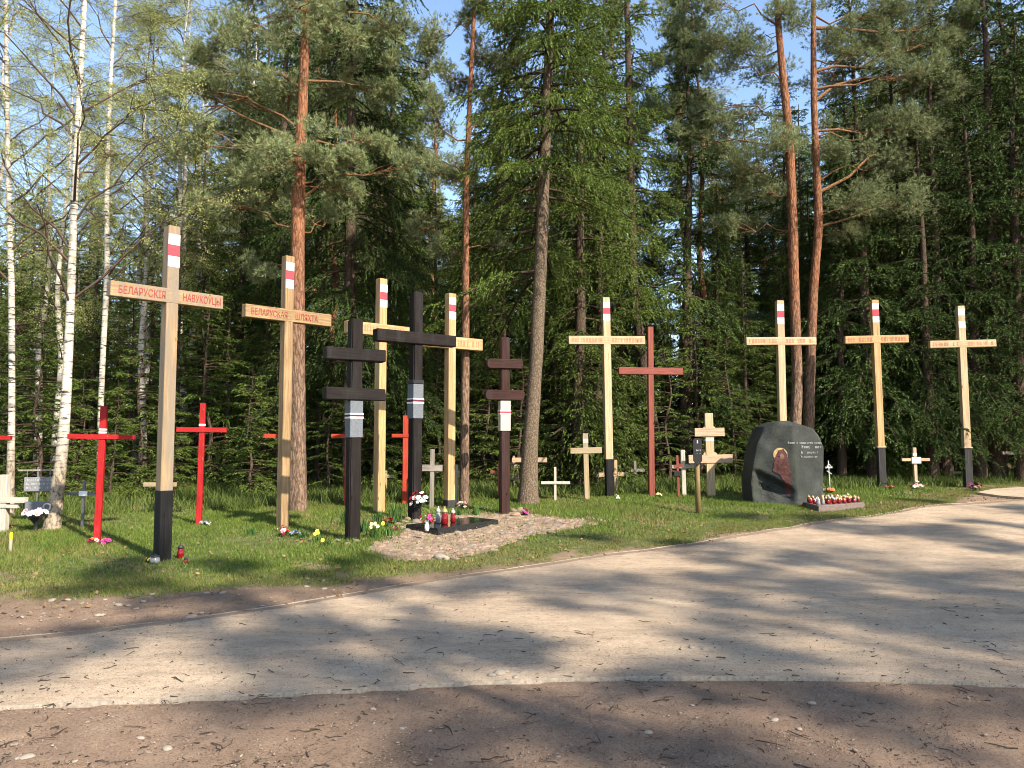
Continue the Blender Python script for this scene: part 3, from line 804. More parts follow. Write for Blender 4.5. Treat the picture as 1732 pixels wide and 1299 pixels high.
def crumbs(n, seed):
    rg = np.random.default_rng(seed); Vs = []
    tet = np.array([[1, 0, -.3], [-.5, .87, -.3], [-.5, -.87, -.3], [0, 0, .7]])
    while len(Vs) < n:
        u, v = rg.uniform(0, 1732), 1299 - 310 * rg.random() ** 1.2
        p = P(u, v)
        if p.y > y_grass(p.x) - 0.05: continue
        if y_near(p.x) < p.y < y_far(p.x) and rg.random() < 0.72: continue
        s = rg.uniform(0.002, 0.006) * (1.6 if rg.random() < 0.08 else 1)
        Vs.append(tet * s * rg.uniform(0.6, 1.4, (4, 3)) + np.array([p.x, p.y, tz(p.x, p.y) + s * 0.35]))
    i = np.arange(len(Vs))[:, None] * 4
    return np.concatenate(Vs), np.concatenate([i + np.array(t) for t in ((0, 1, 3), (1, 2, 3), (2, 0, 3))])
V, F = crumbs(4500, 8)
tag(obj('soil_crumbs', mesh_np('soil_crumbs', V, F), mat_plain('soil_crumb', (0.085, 0.055, 0.038), 0.95, 0.5, 12)), 'dark crumbs of soil and bark over path and bare ground', 'soil', kind='stuff')
def leaf_litter(n, seed):
    rg = np.random.default_rng(seed); x = rg.uniform(-10, 12, n * 4); y = rg.uniform(7.0, 20, n * 4)
    k = (y > y_far(x) - 0.25) & (rg.random(n * 4) < 0.35 + 0.65 * (wob(0.9 * x + 1, 0.8 * y) > 0.1))
    x, y = x[k][:n], y[k][:n]; m = len(x)
    c = np.stack([x, y, terrain(x, y) + rg.uniform(0.008, 0.045, m)], 1)
    d = unit(rg.normal(size=(m, 3)) * np.array([1, 1, 0.35])); sd = unit(np.cross(d, rg.normal(size=(m, 3)) + np.array([0, 0, 2.0])))
    l = rg.uniform(0.012, 0.035, m)[:, None]
    V = np.stack([c - d * l, c + sd * l * 0.6, c + d * l, c - sd * l * 0.6], 1).reshape(-1, 3); i = np.arange(m)[:, None] * 4
    return V, np.concatenate([i + np.array([0, 1, 2]), i + np.array([0, 2, 3])])
V, F = leaf_litter(4200, 14)
tag(obj('leaf_litter', mesh_np('leaf_litter', V, F), mat_foliage('dead_leaves', (0.09, 0.05, 0.025), (0.34, 0.22, 0.11), 0.15)), 'dead brown leaves scattered over the verge', 'leaves', kind='stuff')
# low herbs at the foot of the forest
def keep_edge(x, y, rg):
    e = y - y_edge(x)
    return (e > -0.7) & (e < 4.5) & (rg.random(x.shape) < np.clip(0.55 + 0.6 * wob(0.9 * x, 0.9 * y), 0, 1))
V, F = blades(60000, 0.08, 0.26, 0.018, (-14, 15, 12.5, 26), keep_edge, 9)
tag(obj('undergrowth', mesh_np('undergrowth', V, F), M['bush_leaves']), 'low green herbs and bilberry at the foot of the forest', 'undergrowth', kind='stuff')

# ------------------------------------------------------------------ foliage generators (numpy triangle soup)
def strands(P0, D, L, step, nl, nw, rg):
    cnt = np.maximum(2, np.ceil(L / step)).astype(int)
    i = np.repeat(np.arange(len(L)), cnt)
    t = rg.random(len(i))
    axis = unit(D[i])
    p = P0[i] + axis * (L[i] * t)[:, None]
    p[:, 2] -= 0.15 * L[i] * t * t
    rnd = rg.normal(size=p.shape)
    rad = unit(np.cross(axis, rnd))
    ln = nl * rg.uniform(0.6, 1.3, len(i))
    tip = p + (axis * 0.85 + rad * 0.50) * ln[:, None]
    sd = unit(np.cross(axis, rad) + 0.5 * rg.normal(size=p.shape)) * (nw * 0.5 * rg.uniform(0.7, 1.3, len(i)))[:, None]
    V = np.stack([p - sd, p + sd, tip], 1).reshape(-1, 3)
    F = np.arange(len(V)).reshape(-1, 3)
    return V, F
def trunk_mesh(name, pts, rad, rings=60, sides=18, rough=0.03, seed=0, flare=0.0):
    Pk, Rk = resample(pts, rad, rings)
    if flare:
        s = np.linspace(0, 1, rings) * np.linalg.norm(np.asarray(pts[-1], float) - np.asarray(pts[0], float))
        Rk = Rk * (1 + flare * np.exp(-s / 0.28))
    V, F = tubes(Pk[None], Rk[None], sides)
    rg = np.random.default_rng(seed)
    V = V.reshape(rings, sides, 3)
    c = Pk[:, None]
    nz = rg.normal(size=(rings, sides)); nz = (nz + np.roll(nz, 1, 1) + np.roll(nz, 1, 0)) / 1.7
    V = c + (V - c) * (1 + rough * nz[..., None])
    return mesh_np(name, V.reshape(-1, 3), F, True)
def spruce_parts(Ht, hb, Rmax, rg, whorl=0.42, nb=5, droop=1.0, dens=1.0, nl=0.056, nw=0.025, step=0.021, trunk_xy=None, zmax=None, reach=0.8, sector=None):
    """branch wood and needle soup of one spruce, base at the origin"""
    P0, D, L = [], [], []
    wood, wr = [], []
    h = hb
    while h < Ht - 0.3:
        if zmax and h > zmax: break
        f = (h - hb) / (Ht - hb)
        for b in range(nb):
            if rg.random() < 0.1: continue
            az = rg.uniform(0, 2 * np.pi)
            if sector is not None and ((h < sector and math.sin(az) < -0.35) or (h < sector - 0.7 and math.cos(az) > 0.45)): continue
            Lb = (Rmax * (1 - f) ** reach + 0.15) * rg.uniform(0.6, 1.12)
            up = -0.05 + 0.55 * f ** 1.5 + rg.uniform(-0.12, 0.12)
            sag = (0.60 * droop * (1 - f) + 0.12) * rg.uniform(0.75, 1.25)
            o = np.array([0, 0, h + rg.uniform(-0.15, 0.15)])
            if trunk_xy is not None: o[:2] = trunk_xy(o[2])
            dh = np.array([math.cos(az), math.sin(az), 0]); sv = np.array([-dh[1], dh[0], 0])
            def pos(s):
                s = np.asarray(s, float)[..., None]
                return o + dh * Lb * s + np.array([0, 0, 1]) * Lb * (up * s - sag * s ** 2 + 0.45 * sag * s ** 4)
            ss = np.linspace(0, 1, 6)
            wood.append(pos(ss)); wr.append(np.linspace(0.012 + 0.011 * Lb, 0.004, 6))
            m = max(4, int(Lb * 11 * dens))
            s2 = np.sort(rg.uniform(0.10, 1.0, m)) ** 0.9
            base = pos(s2)
            side = np.where(rg.random(m) < 0.5, -1, 1)[:, None]
            ang = rg.uniform(0.55, 1.1, m)[:, None]
            d2 = dh * np.cos(ang) + sv * side * np.sin(ang) + np.array([0, 0, -1]) * (rg.uniform(0.05, 0.3, m) * (0.4 + droop * s2))[:, None]
            d2 = unit(d2)
            l2 = (0.34 * Lb * (1 - s2) ** 0.8 + 0.14) * rg.uniform(0.6, 1.15, m)
            P0.append(base); D.append(d2); L.append(l2); P0.append(base); D.append(d2); L.append(l2 * 0.8)
            q = np.maximum(1, (l2 / 0.10 * dens).astype(int))
            i = np.repeat(np.arange(m), q); t = rg.random(len(i)) ** 0.8
            pb = base[i] + d2[i] * (l2[i] * t)[:, None]
            dd = unit(np.stack([rg.normal(0, 0.18, len(i)), rg.normal(0, 0.18, len(i)), -np.ones(len(i)) * (0.25 + 0.7 * droop)], 1) + d2[i] * 0.7 + dh * 0.3)
            lh = rg.uniform(0.06, 0.15, len(i)) + droop * rg.random(len(i)) ** 1.8 * 0.42 * min(1.0, Lb / 1.6)
            P0.append(pb); D.append(dd); L.append(lh)
            mt = max(3, int(Lb * 8)); st_ = rg.uniform(0.35, 1, mt)
            P0.append(pos(st_)); D.append(np.repeat(unit(dh + np.array([0, 0, -0.1]))[None], mt, 0)); L.append(np.full(mt, 0.2))
        h += whorl * rg.uniform(0.7, 1.3) * (1 - 0.45 * f)
    V, F = strands(np.concatenate(P0), np.concatenate(D), np.concatenate(L), step, nl, nw, rg)
    Vw, Fw = tubes(np.array(wood), np.array(wr), 4)
    return (V, F), (Vw, Fw)
def tufts(C, A, n_needle, ln, wd, spread, rg):
    m = len(C)
    i = np.repeat(np.arange(m), n_needle)
    d = unit(A[i] + spread * rg.normal(size=(len(i), 3)))
    l = ln * rg.uniform(0.65, 1.2, len(i))
    p = C[i] + rg.normal(0, 0.012, (len(i), 3))
    sd = unit(np.cross(d, rg.normal(size=d.shape))) * (wd / 2)
    V = np.stack([p - sd, p + sd, p + d * l[:, None]], 1).reshape(-1, 3)
    return V, np.arange(len(V)).reshape(-1, 3)
def pine_clump(c, rx, rz, k, rg):
    """twig ends of one flat-topped cushion of foliage: points and outward directions"""
    d = unit(rg.normal(size=(k, 3)))
    rr = rg.random(k) ** 0.42
    lob = 1 + 0.28 * np.sin(3 * np.arctan2(d[:, 1], d[:, 0]) + rg.uniform(0, 6)) + 0.18 * np.sin(7 * np.arctan2(d[:, 1], d[:, 0]) + rg.uniform(0, 6))
    p = np.stack([d[:, 0] * rx * rr * lob, d[:, 1] * rx * rr * lob, d[:, 2] * rz * rr], 1)
    p[:, 2] -= 0.25 * rz * (np.hypot(p[:, 0], p[:, 1]) / rx) ** 2
    a = unit(np.stack([p[:, 0] / rx, p[:, 1] / rx, 0.55 + 0.7 * p[:, 2] / rz], 1) + 0.35 * rg.normal(size=(k, 3)))
    return c + p, a
def pine_parts(limbs, rg, dens=1.0, nn=10, ln=0.098, wd=0.0115):
    """limbs: list of (start, centre of the cushion, rx, rz)"""
    C, A = [], []
    wood, wr, tw, twr = [], [], [], []
    for s, c, rx, rz in limbs:
        s = np.asarray(s, float); c = np.asarray(c, float)
        k = int(980 * dens * rx * (rx + 0.25))
        subs = max(4, int(8 * rx + 3))
        for q in range(subs):
            off = np.array([rg.normal(0, 0.58 * rx), rg.normal(0, 0.58 * rx), rg.normal(0, 0.5 * rz)])
            if q == 0: off *= 0.2
            r2 = rx * rg.uniform(0.25, 0.62)
            p, a = pine_clump(c + off, r2, rz * rg.uniform(0.5, 0.8), max(30, int(1.1 * k / subs)), rg)
            C.append(p); A.append(a)
            e = c + off - np.array([0, 0, 0.3 * rz])
            t = np.linspace(0, 1, 6)[:, None]
            midl = (s + e) / 2 + np.array([rg.normal(0, 0.12), rg.normal(0, 0.12), 0.30 * np.linalg.norm(e - s) * rg.uniform(-0.7, 1.0)])
            cv = (1 - t) ** 2 * s + 2 * t * (1 - t) * midl + t ** 2 * e
            L = np.linalg.norm(e - s)
            if q == 0:
                cv = cv + np.r_[np.zeros((1, 3)), rg.normal(0, 0.045, (5, 3))] * min(L, 2.0) * np.array([1, 1, 1.3])
                wood.append(cv); wr.append(np.linspace(0.010 + 0.009 * L, 0.005, 6))
            else:
                b0 = wood[-1][3] if q % 2 else wood[-1][4]
                cv = b0 * (1 - t) + e * t + np.array([0, 0, 0.06]) * (4 * t * (1 - t))
                wood_b = cv; tw.append(wood_b); twr.append(np.linspace(0.012, 0.004, 6))
            # fine twigs in the cushion
            ids = rg.choice(len(p), min(len(p), 5), replace=False)
            for j in ids:
                tw.append(e * (1 - t) + p[j] * t); twr.append(np.linspace(0.006, 0.002, 6))
    V, F = tufts(np.concatenate(C), np.concatenate(A), nn, ln, wd, 0.5, rg)
    W1 = tubes(np.array(wood), np.array(wr), 6); W2 = tubes(np.array(tw)[:, ::2], np.array(twr)[:, ::2], 3)
    return (V, F), merge([W1, W2])
def birch_parts(trunk, Ht, hb, rg, nl=24, Lmax=2.6, sub=8, tw=5, leaves=22, leaf=0.032, weep=0.5):
    """trunk(h) gives the xy of the trunk"""
    LP = []; wood, wr, twg, twr = [], [], [], []
    for q in range(nl):
        f = (q + rg.random()) / nl
        h = hb + (Ht - hb) * f
        az = rg.uniform(0, 2 * np.pi)
        L = Lmax * (1 - 0.65 * f) * rg.uniform(0.7, 1.15)
        o = np.r_[trunk(h), h]
        dh = np.array([math.cos(az), math.sin(az), 0])
        t = np.linspace(0, 1, 7)
        up = rg.uniform(0.7, 1.3)
        cv = o + dh * (L * t * (1 - 0.15 * t))[:, None] + np.array([0, 0, 1]) * (L * up * (t - 0.28 * t * t))[:, None] + np.r_[0, 0, 0]
        cv[1:] += rg.normal(0, 0.04, (6, 3)) * L / 2
        wood.append(cv); wr.append(np.linspace(0.006 + 0.007 * L, 0.003, 7))
        for _ in range(sub):
            s = rg.uniform(0.2, 1.0); k = s * 6; i0 = min(5, int(k)); b = cv[i0] + (cv[i0 + 1] - cv[i0]) * (k - i0)
            a2 = az + rg.normal(0, 0.9)
            l2 = rg.uniform(0.35, 0.9) * (0.5 + 0.35 * L)
            d2 = unit(np.array([math.cos(a2), math.sin(a2), rg.uniform(0.1, 0.9)]))
            t4 = np.linspace(0, 1, 4)[:, None]
            c2 = b + d2 * l2 * t4 + np.array([0, 0, -0.25 * weep]) * l2 * t4 ** 2
            twg.append(c2); twr.append(np.linspace(0.007, 0.003, 4))
            for _ in range(tw):
                s3 = rg.uniform(0.25, 1.0); b3 = c2[0] + (c2[-1] - c2[0]) * s3
                a3 = a2 + rg.normal(0, 1.0); l3 = rg.uniform(0.25, 0.7)
                d3 = unit(np.array([math.cos(a3), math.sin(a3), rg.uniform(-0.7, 0.5)]))
                c3 = b3 + d3 * l3 * t4 + np.array([0, 0, -0.5 * weep]) * l3 * t4 ** 2
                twg.append(c3); twr.append(np.linspace(0.0035, 0.0015, 4))
                tl = rg.uniform(0.15, 1, leaves)[:, None]
                LP.append(b3 + d3 * l3 * tl + np.array([0, 0, -0.5 * weep]) * l3 * tl ** 2 + rg.normal(0, 0.035, (leaves, 3)))
    C = np.concatenate(LP); n = len(C)
    d = unit(rg.normal(size=(n, 3)) + np.array([0, 0, -0.3])); s = unit(np.cross(d, rg.normal(size=(n, 3))))
    l = leaf * rg.uniform(0.6, 1.3, n)[:, None]
    V = np.stack([C, C + d * l * 0.5 + s * l * 0.36, C + d * l, C + d * l * 0.5 - s * l * 0.36], 1).reshape(-1, 3)
    i = np.arange(n)[:, None] * 4
    F = np.concatenate([i + np.array([0, 1, 2]), i + np.array([0, 2, 3])])
    return (V, F), merge([tubes(np.array(wood), np.array(wr), 6), tubes(np.array(twg), np.array(twr), 3)])

def make_tree(name, loc, trunk_me, bark, wood, wood_mat, leaf, leaf_mat, label, cat='tree', group=None, rz=0):
    t = empty(name, loc, rz, label, cat, group)
    obj('trunk', trunk_me, bark, t)
    if wood is not None: tag(obj('branches', mesh_np('branches', *wood, smooth=True), wood_mat, t), kind='stuff')
    obj('crown', mesh_np('crown', *leaf), leaf_mat, t)
    return t
def copy_tree(root, loc, rz, sc, label=None, group=None):
    c = root.copy(); COL.objects.link(c)
    c.location = loc; c.rotation_euler = (random.uniform(-0.02, 0.02), random.uniform(-0.02, 0.02), rz); c.scale = sc
    c['label'] = label; c['group'] = group
    for ch in [o for o in root.children]:
        k = ch.copy(); COL.objects.link(k); k.parent = c
    return c

# ---- trees that can be told apart in the photograph
def px_trunk(base, pts, d):
    """photo polyline (u, v, width px) at depth d -> local points and radii; the first point is the base"""
    out, rad = [], []
    for k, (u, v, w) in enumerate(pts):
        p = base if k == 0 else W(u, v, d)
        out.append((p.x - base.x, p.y - base.y, p.z - base.z - (0.12 if k == 0 else 0))); rad.append(0.46 * w * d / F_PX)
    return out, rad
def trunk_fn(pts):
    a = np.asarray(pts, float)
    return lambda h: np.array([np.interp(h, a[:, 2], a[:, 0]), np.interp(h, a[:, 2], a[:, 1])])
def on_trunk(pts, z):
    f = trunk_fn(pts)(z); return np.array([f[0], f[1], z])

def hero_pine(base, tpx, d, clumps, label, seed, dens=1.0, top_extra=4.0):
    pts, rad = px_trunk(base, tpx, d)
    lp = np.array(pts[-1]); pts.append(tuple(lp + np.array([0.1, 0.3, top_extra]))); rad.append(0.03)
    rg = np.random.default_rng(seed)
    limbs = []
    for (u, v, rpx, dd) in clumps:
        c = W(u, v, d + dd) - base
        c = np.array(c)
        rx = rpx * (d + dd) / F_PX
        hor = math.hypot(*(c[:2] - trunk_fn(pts)(c[2])))
        z0 = min(c[2] - 0.22 * hor + rg.uniform(-0.6, 0.45), pts[-1][2] - 0.1)
        limbs.append((on_trunk(pts, z0), c, rx, rx * 0.55))
    for q in range(9):                                   # cushions above the frame
        z = lp[2] + rg.uniform(0.4, top_extra); a = rg.uniform(0, 6.28); r = rg.uniform(0.4, 1.5)
        c = on_trunk(pts, z) + np.array([r * math.cos(a), r * math.sin(a), 0.3])
        limbs.append((on_trunk(pts, z), c, 0.65, 0.35))
    lf, wd = pine_parts(limbs, rg, dens)
    return make_tree('pine_tree', base, trunk_mesh('trunk', pts, rad, 70, 20, 0.025, seed, 0.12), M['pine_bark'], wd, M['pine_limb'], lf, M['pine_needles'], label)

b = P(503, 866)
hero_pine(b, [(503, 866, 36), (503, 700, 29), (503, 520, 26), (504, 330, 24), (511, 200, 20), (515, 90, 17), (518, -10, 15)], b.y,
    [(520, 262, 74, -0.5), (470, 150, 62, 0.3), (400, 165, 55, 0.6), (345, 150, 52, 0.2), (350, 235, 55, 0.5), (395, 290, 50, 0.9), (300, 190, 32, 0.4), (430, 225, 50, 1.0),
     (480, 20, 70, -0.4), (390, 60, 55, 0.4), (340, 95, 45, 0.8), (560, 20, 60, 0.0), (620, 60, 55, 0.8), (420, -20, 60, 0.2), (680, 40, 50, 0.6), (600, 320, 36, 0.5),
     (640, 240, 45, 1.2), (690, 290, 35, 0.8), (440, 340, 38, 1.0), (370, 350, 36, 0.8), (430, 455, 42, 1.2), (560, 150, 42, 1.4), (640, 150, 45, 1.6), (540, 355, 45, 0.6), (580, 260, 42, -0.2), (450, 250, 38, -0.2), (300, 140, 34, 0.6)],
    'thick orange pine just behind the pale cross lettered on its beam', 21)
b = P(785, 853)
hero_pine(b, [(785, 853, 18), (787, 650, 15), (788, 480, 13), (788, 330, 11), (793, 200, 9), (800, 60, 8), (803, -10, 7)], b.y,
    [(745, 285, 46, 0.2), (700, 265, 40, 0.5), (730, 195, 42, 0.4), (830, 100, 46, 0.3), (770, 130, 44, 0.5), (800, 20, 50, 0.2), (730, 60, 40, 0.5), (850, 40, 40, 0.7), (760, 420, 34, 0.4), (720, 385, 36, 0.9), (830, 420, 30, 0.5), (835, 190, 36, 0.4)],
    'slim orange pine standing right behind the golden cross by the cobbles', 22, 0.9)
b = G(1340, 20.2)
hero_pine(b, [(1357, 832, 23), (1349, 650, 19), (1343, 480, 18), (1340, 350, 17), (1334, 220, 16), (1322, 110, 13), (1314, 10, 11)], b.y,
    [(1330, 228, 60, -0.6), (1270, 60, 55, 0.2), (1230, 110, 52, 0.6), (1210, 170, 45, 1.0), (1260, 190, 45, 0.8), (1330, 20, 50, -0.2), (1190, 60, 45, 0.8), (1255, 280, 40, 0.7), (1300, 120, 40, 0.9), (1240, 380, 34, 0.9), (1290, 330, 36, 1.0), (1170, 230, 38, 1.2), (1200, 10, 48, 0.6)],
    'orange pine rising behind the boulder, the one with the sharper bend', 23, 0.9)
b = G(1366, 20.6)
hero_pine(b, [(1366, 832, 22), (1369, 650, 19), (1376, 480, 16), (1386, 380, 15), (1380, 270, 13), (1376, 150, 11), (1376, 0, 9)], b.y,
    [(1450, 330, 70, -0.4), (1520, 345, 55, 0.2), (1420, 250, 45, -0.2), (1480, 210, 55, 0.2), (1540, 120, 60, 0.2), (1460, 90, 55, 0.3), (1400, 60, 45, 0.1), (1590, 60, 55, 0.6), (1500, 20, 60, 0.4), (1560, 210, 55, 0.7), (1600, 150, 45, 0.9), (1500, 280, 48, 0.6), (1420, 150, 42, 0.8), (1590, 260, 40, 1.0), (1640, 30, 45, 1.0), (1440, 390, 40, 0.3)],
    'leaning orange pine behind the boulder, nearer the last crosses', 24, 0.9)

def hero_spruce(name, base, tpx, d, hb, Rmax, label, seed, Ht=None, droop=1.0, dens=1.0, whorl=0.42, bark='spruce_bark', mat='spruce_needles', zmax=None, nb=5, flare=0.25, nl=0.052, sector=None):
    pts, rad = px_trunk(base, tpx, d)
    lp = np.array(pts[-1]); Ht = Ht or lp[2] + 6
    pts.append((lp[0] + 0.1, lp[1], Ht)); rad.append(0.015)
    rg = np.random.default_rng(seed)
    lf, wd = spruce_parts(Ht, hb, Rmax, rg, whorl, nb, droop, dens, nl=nl, trunk_xy=trunk_fn(pts), zmax=zmax, sector=sector)
    return make_tree(name, base, trunk_mesh('trunk', pts, rad, 60, 18, 0.03, seed, flare), M[bark], wd, M['spruce_twig'], lf, M[mat], label)
b = P(893, 852)
hero_spruce('spruce_tree', b, [(890, 852, 37), (895, 760, 29), (905, 650, 25), (911, 520, 24), (916, 400, 23), (924, 200, 19), (932, 0, 15)], b.y, 5.0, 2.7,
    'tall spruce with a leaning bare trunk beside the brown double barred cross', 31, Ht=17.5, droop=1.1, dens=1.05, zmax=11.5, whorl=0.46, sector=6.8, nb=8)
b = G(590, 18.6)
hero_spruce('spruce_tree', b, [(590, 830, 26), (592, 400, 20), (596, 0, 14)], b.y, 3.2, 2.7,
    'broad dark spruce with hanging branches behind the thick orange pine', 32, Ht=21, droop=1.45, dens=1.0, whorl=0.52, nb=7, mat='spruce_needles_shaded', zmax=13.5, bark='dark_bark')
b = G(1120, 21.5)
hero_spruce('spruce_tree', b, [(1076, 830, 22), (1072, 500, 17), (1066, 250, 13), (1060, 0, 10)], b.y, 4.8, 1.9,
    'tall dark trunked spruce behind the red-brown cross', 33, Ht=18, droop=1.2, bark='dark_bark', zmax=14, dens=0.9, whorl=0.55, nb=6)

def hero_birch(base, tpx, d, label, seed, hb, Ht, nl=24, Lmax=2.6, **kw):
    pts, rad = px_trunk(base, tpx, d)
    rad = [r_ * 0.88 for r_ in rad]
    lp = np.array(pts[-1]); pts.append((lp[0] + 0.1, lp[1], Ht)); rad.append(0.012)
    rg = np.random.default_rng(seed)
    lf, wd = birch_parts(trunk_fn(pts), Ht, hb, rg, nl, Lmax, **kw)
    return make_tree('birch_tree', base, trunk_mesh('trunk', pts, rad, 70, 16, 0.02, seed, 0.25), M['birch_bark'], wd, M['birch_twig'], lf, M['birch_leaves'], label)
b = P(86, 897)
hero_birch(b, [(86, 897, 31), (104, 780, 23), (113, 660, 19), (120, 500, 16), (126, 330, 14), (133, 180, 12), (141, 40, 10), (144, -10, 9)], b.y, 'thick leaning birch with scaly foot beside the red cross', 41, 3.4, 14, 30, 2.8, leaves=34, leaf=0.027)
b = G(18, 14.4)
hero_birch(b, [(14, 880, 17), (20, 700, 13), (20, 500, 12), (14, 300, 10), (11, 100, 8), (9, -10, 7)], b.y, 'slim birch at the very edge beside the pale wooden cross', 42, 4.0, 13.5, 22, 2.3, leaves=34, leaf=0.027)
b = G(166, 17.5)
hero_birch(b, [(160, 850, 13), (172, 640, 11), (182, 450, 11), (180, 330, 10), (186, 150, 8), (196, -10, 6)], b.y, 'straight birch showing between the red cross and the weathered tall cross', 43, 4.5, 14.5, 24, 2.4, leaves=24, leaf=0.03)

# ---- prototypes of the forest behind, then copies
def tapered(Ht, r0, rg, wig=0.12):
    k = 8
    z = np.linspace(-0.1, Ht, k)
    return [(wig * rg.normal() * (i > 0) * 0.6, wig * rg.normal() * (i > 0) * 0.6, z[i]) for i in range(k)], [r0 * (1 - 0.93 * (i / (k - 1)) ** 0.9) for i in range(k)]
PROTO = {}
SP_G, PI_G, BI_G, YS_G = 'spruces of the forest behind the crosses', 'pines of the forest behind the crosses', 'birches of the forest behind the crosses', 'young spruces along the forest edge'
SP_L, PI_L, BI_L, YS_L = 'dark green spruce standing in the forest behind the crosses', 'orange stemmed pine standing deep in the forest', 'white stemmed birch with fresh yellow green leaves in the forest', 'young bushy spruce with branches down to the forest floor'
def proto_spruce(key, seed, Ht, hb, Rm, droop, mat, dens=0.72, nl=0.08, nw=0.031, step=0.033, whorl=0.58):
    rg = np.random.default_rng(seed)
    pts, rad = tapered(Ht, 0.013 * Ht, rg)
    lf, wd = spruce_parts(Ht, hb, Rm, rg, whorl, 6, droop, dens, nl=nl, nw=nw, step=step, trunk_xy=trunk_fn(pts))
    PROTO[key] = make_tree('spruce_tree', (0, 0, 0), trunk_mesh('trunk', pts, rad, 40, 12, 0.03, seed), M['dark_bark'], wd, M['spruce_twig'], lf, M[mat], SP_L, group=SP_G)
proto_spruce('spruce_a', 51, 16, 1.3, 2.3, 1.2, 'spruce_needles')
proto_spruce('spruce_b', 52, 16, 2.2, 2.0, 1.3, 'spruce_needles_shaded')
proto_spruce('spruce_c', 53, 12, 0.6, 2.1, 1.0, 'spruce_needles')
proto_spruce('young_a', 54, 6, 0.25, 1.5, 0.35, 'spruce_needles', 0.8, 0.062, 0.026, 0.029, 0.46)
proto_spruce('young_b', 55, 4.5, 0.15, 1.35, 0.25, 'spruce_needles', 0.8, 0.062, 0.026, 0.029, 0.44)
def proto_pine(key, seed, Ht, hb, n):
    rg = np.random.default_rng(seed)
    pts, rad = tapered(Ht, 0.17, rg, 0.22)
    limbs = []
    for q in range(n):
        z = hb + (Ht - hb) * (q + rg.random()) / n
        a = rg.uniform(0, 6.28); r = rg.uniform(0.5, 2.1) * (1 - 0.6 * (z - hb) / (Ht - hb)) + 0.15
        limbs.append((on_trunk(pts, z - 0.25 * r), on_trunk(pts, z) + np.array([r * math.cos(a), r * math.sin(a), 0.1]), rg.uniform(0.45, 0.8), rg.uniform(0.25, 0.4)))
    lf, wd = pine_parts(limbs, rg, 0.6, 8, 0.11, 0.017)
    PROTO[key] = make_tree('pine_tree', (0, 0, 0), trunk_mesh('trunk', pts, rad, 50, 14, 0.03, seed), M['pine_bark'], wd, M['pine_limb'], lf, M['pine_needles'], PI_L, group=PI_G)
proto_pine('pine_a', 61, 16, 6.5, 30)
proto_pine('pine_b', 62, 15, 4.0, 34)
def proto_birch(key, seed, Ht, hb):
    rg = np.random.default_rng(seed)
    pts, rad = tapered(Ht, 0.12, rg, 0.2)
    lf, wd = birch_parts(trunk_fn(pts), Ht, hb, rg, 26, 2.4, leaf=0.034, leaves=24)
    PROTO[key] = make_tree('birch_tree', (0, 0, 0), trunk_mesh('trunk', pts, rad, 50, 12, 0.02, seed), M['birch_bark'], wd, M['birch_twig'], lf, M['birch_leaves'], BI_L, group=BI_G)
proto_birch('birch_a', 71, 15, 4.0)
proto_birch('birch_b', 72, 14, 5.0)
def proto_sparse(key, seed, Ht, hb, n):
    rg = np.random.default_rng(seed)
    pts, rad = tapered(Ht, 0.13, rg, 0.25)
    limbs = []
    for q in range(n):
        z = hb + (Ht - hb) * (q + rg.random()) / n
        a = rg.uniform(0, 6.28); r = rg.uniform(0.5, 2.3) * (1 - 0.5 * (z - hb) / (Ht - hb)) + 0.15
        limbs.append((on_trunk(pts, z - 0.3 * r), on_trunk(pts, z) + np.array([r * math.cos(a), r * math.sin(a), 0.1]), rg.uniform(0.28, 0.5), rg.uniform(0.15, 0.28)))
    lf, wd = pine_parts(limbs, rg, 0.8, 7, 0.12, 0.018)
    PROTO[key] = make_tree('pine_tree', (0, 0, 0), trunk_mesh('trunk', pts, rad, 50, 14, 0.03, seed), M['pine_bark'], wd, M['pine_limb'], lf, M['pine_needles'], PI_L, group=PI_G)
proto_sparse('pine_c', 63, 13, 5.0, 24)
proto_sparse('pine_d', 64, 13, 3.0, 22)
PH = {'pine_c': 13, 'pine_d': 13, 'spruce_a': 16, 'spruce_b': 16, 'spruce_c': 12, 'young_a': 6, 'young_b': 4.5, 'pine_a': 16, 'pine_b': 15, 'birch_a': 15, 'birch_b': 14}
USED = set()
def plant(key, x, y, height, label=None, group=None):
    root = PROTO[key]
    s = height / PH[key]
    loc = (x, y, tz(x, y) - 0.05); rz = random.uniform(0, 6.28)
    sxy = s * random.uniform(0.9, 1.15)
    if not label: label, group = {'s': (SP_L, SP_G), 'p': (PI_L, PI_G), 'b': (BI_L, BI_G), 'y': (YS_L, YS_G)}[key[0]]
    if key not in USED:
        USED.add(key); root.location = loc; root.rotation_euler = (0, 0, rz); root.scale = (sxy, sxy, s)
        if label: root['label'] = label
        if group: root['group'] = group
        return root
    return copy_tree(root, loc, rz, (sxy, sxy, s), label, group)
def top_h(u, v, d):
    g = G(u, d); return W(u, v, d).z - g.z
LM = [(20, 'the slim birch at the left edge'), (90, 'the thick scaly footed birch'), (165, 'the leaning red cross'), (275, 'the weathered lettered cross'), (337, 'the upright red cross'), (480, 'the tan lettered cross'),
      (596, 'the black double barred cross'), (700, 'the tall black cross'), (757, 'the golden cross before the slim pine'), (852, 'the brown double barred cross'), (940, 'the small whitish cross'), (1030, 'the tall pale cross'),
      (1101, 'the red-brown cross'), (1200, 'the carved double cross'), (1325, 'the boulder'), (1480, 'the golden cross with worn foot'), (1550, 'the silver plaque cross'), (1630, 'the last tall cross'), (1720, 'the right edge cross')]
SEEN = {}
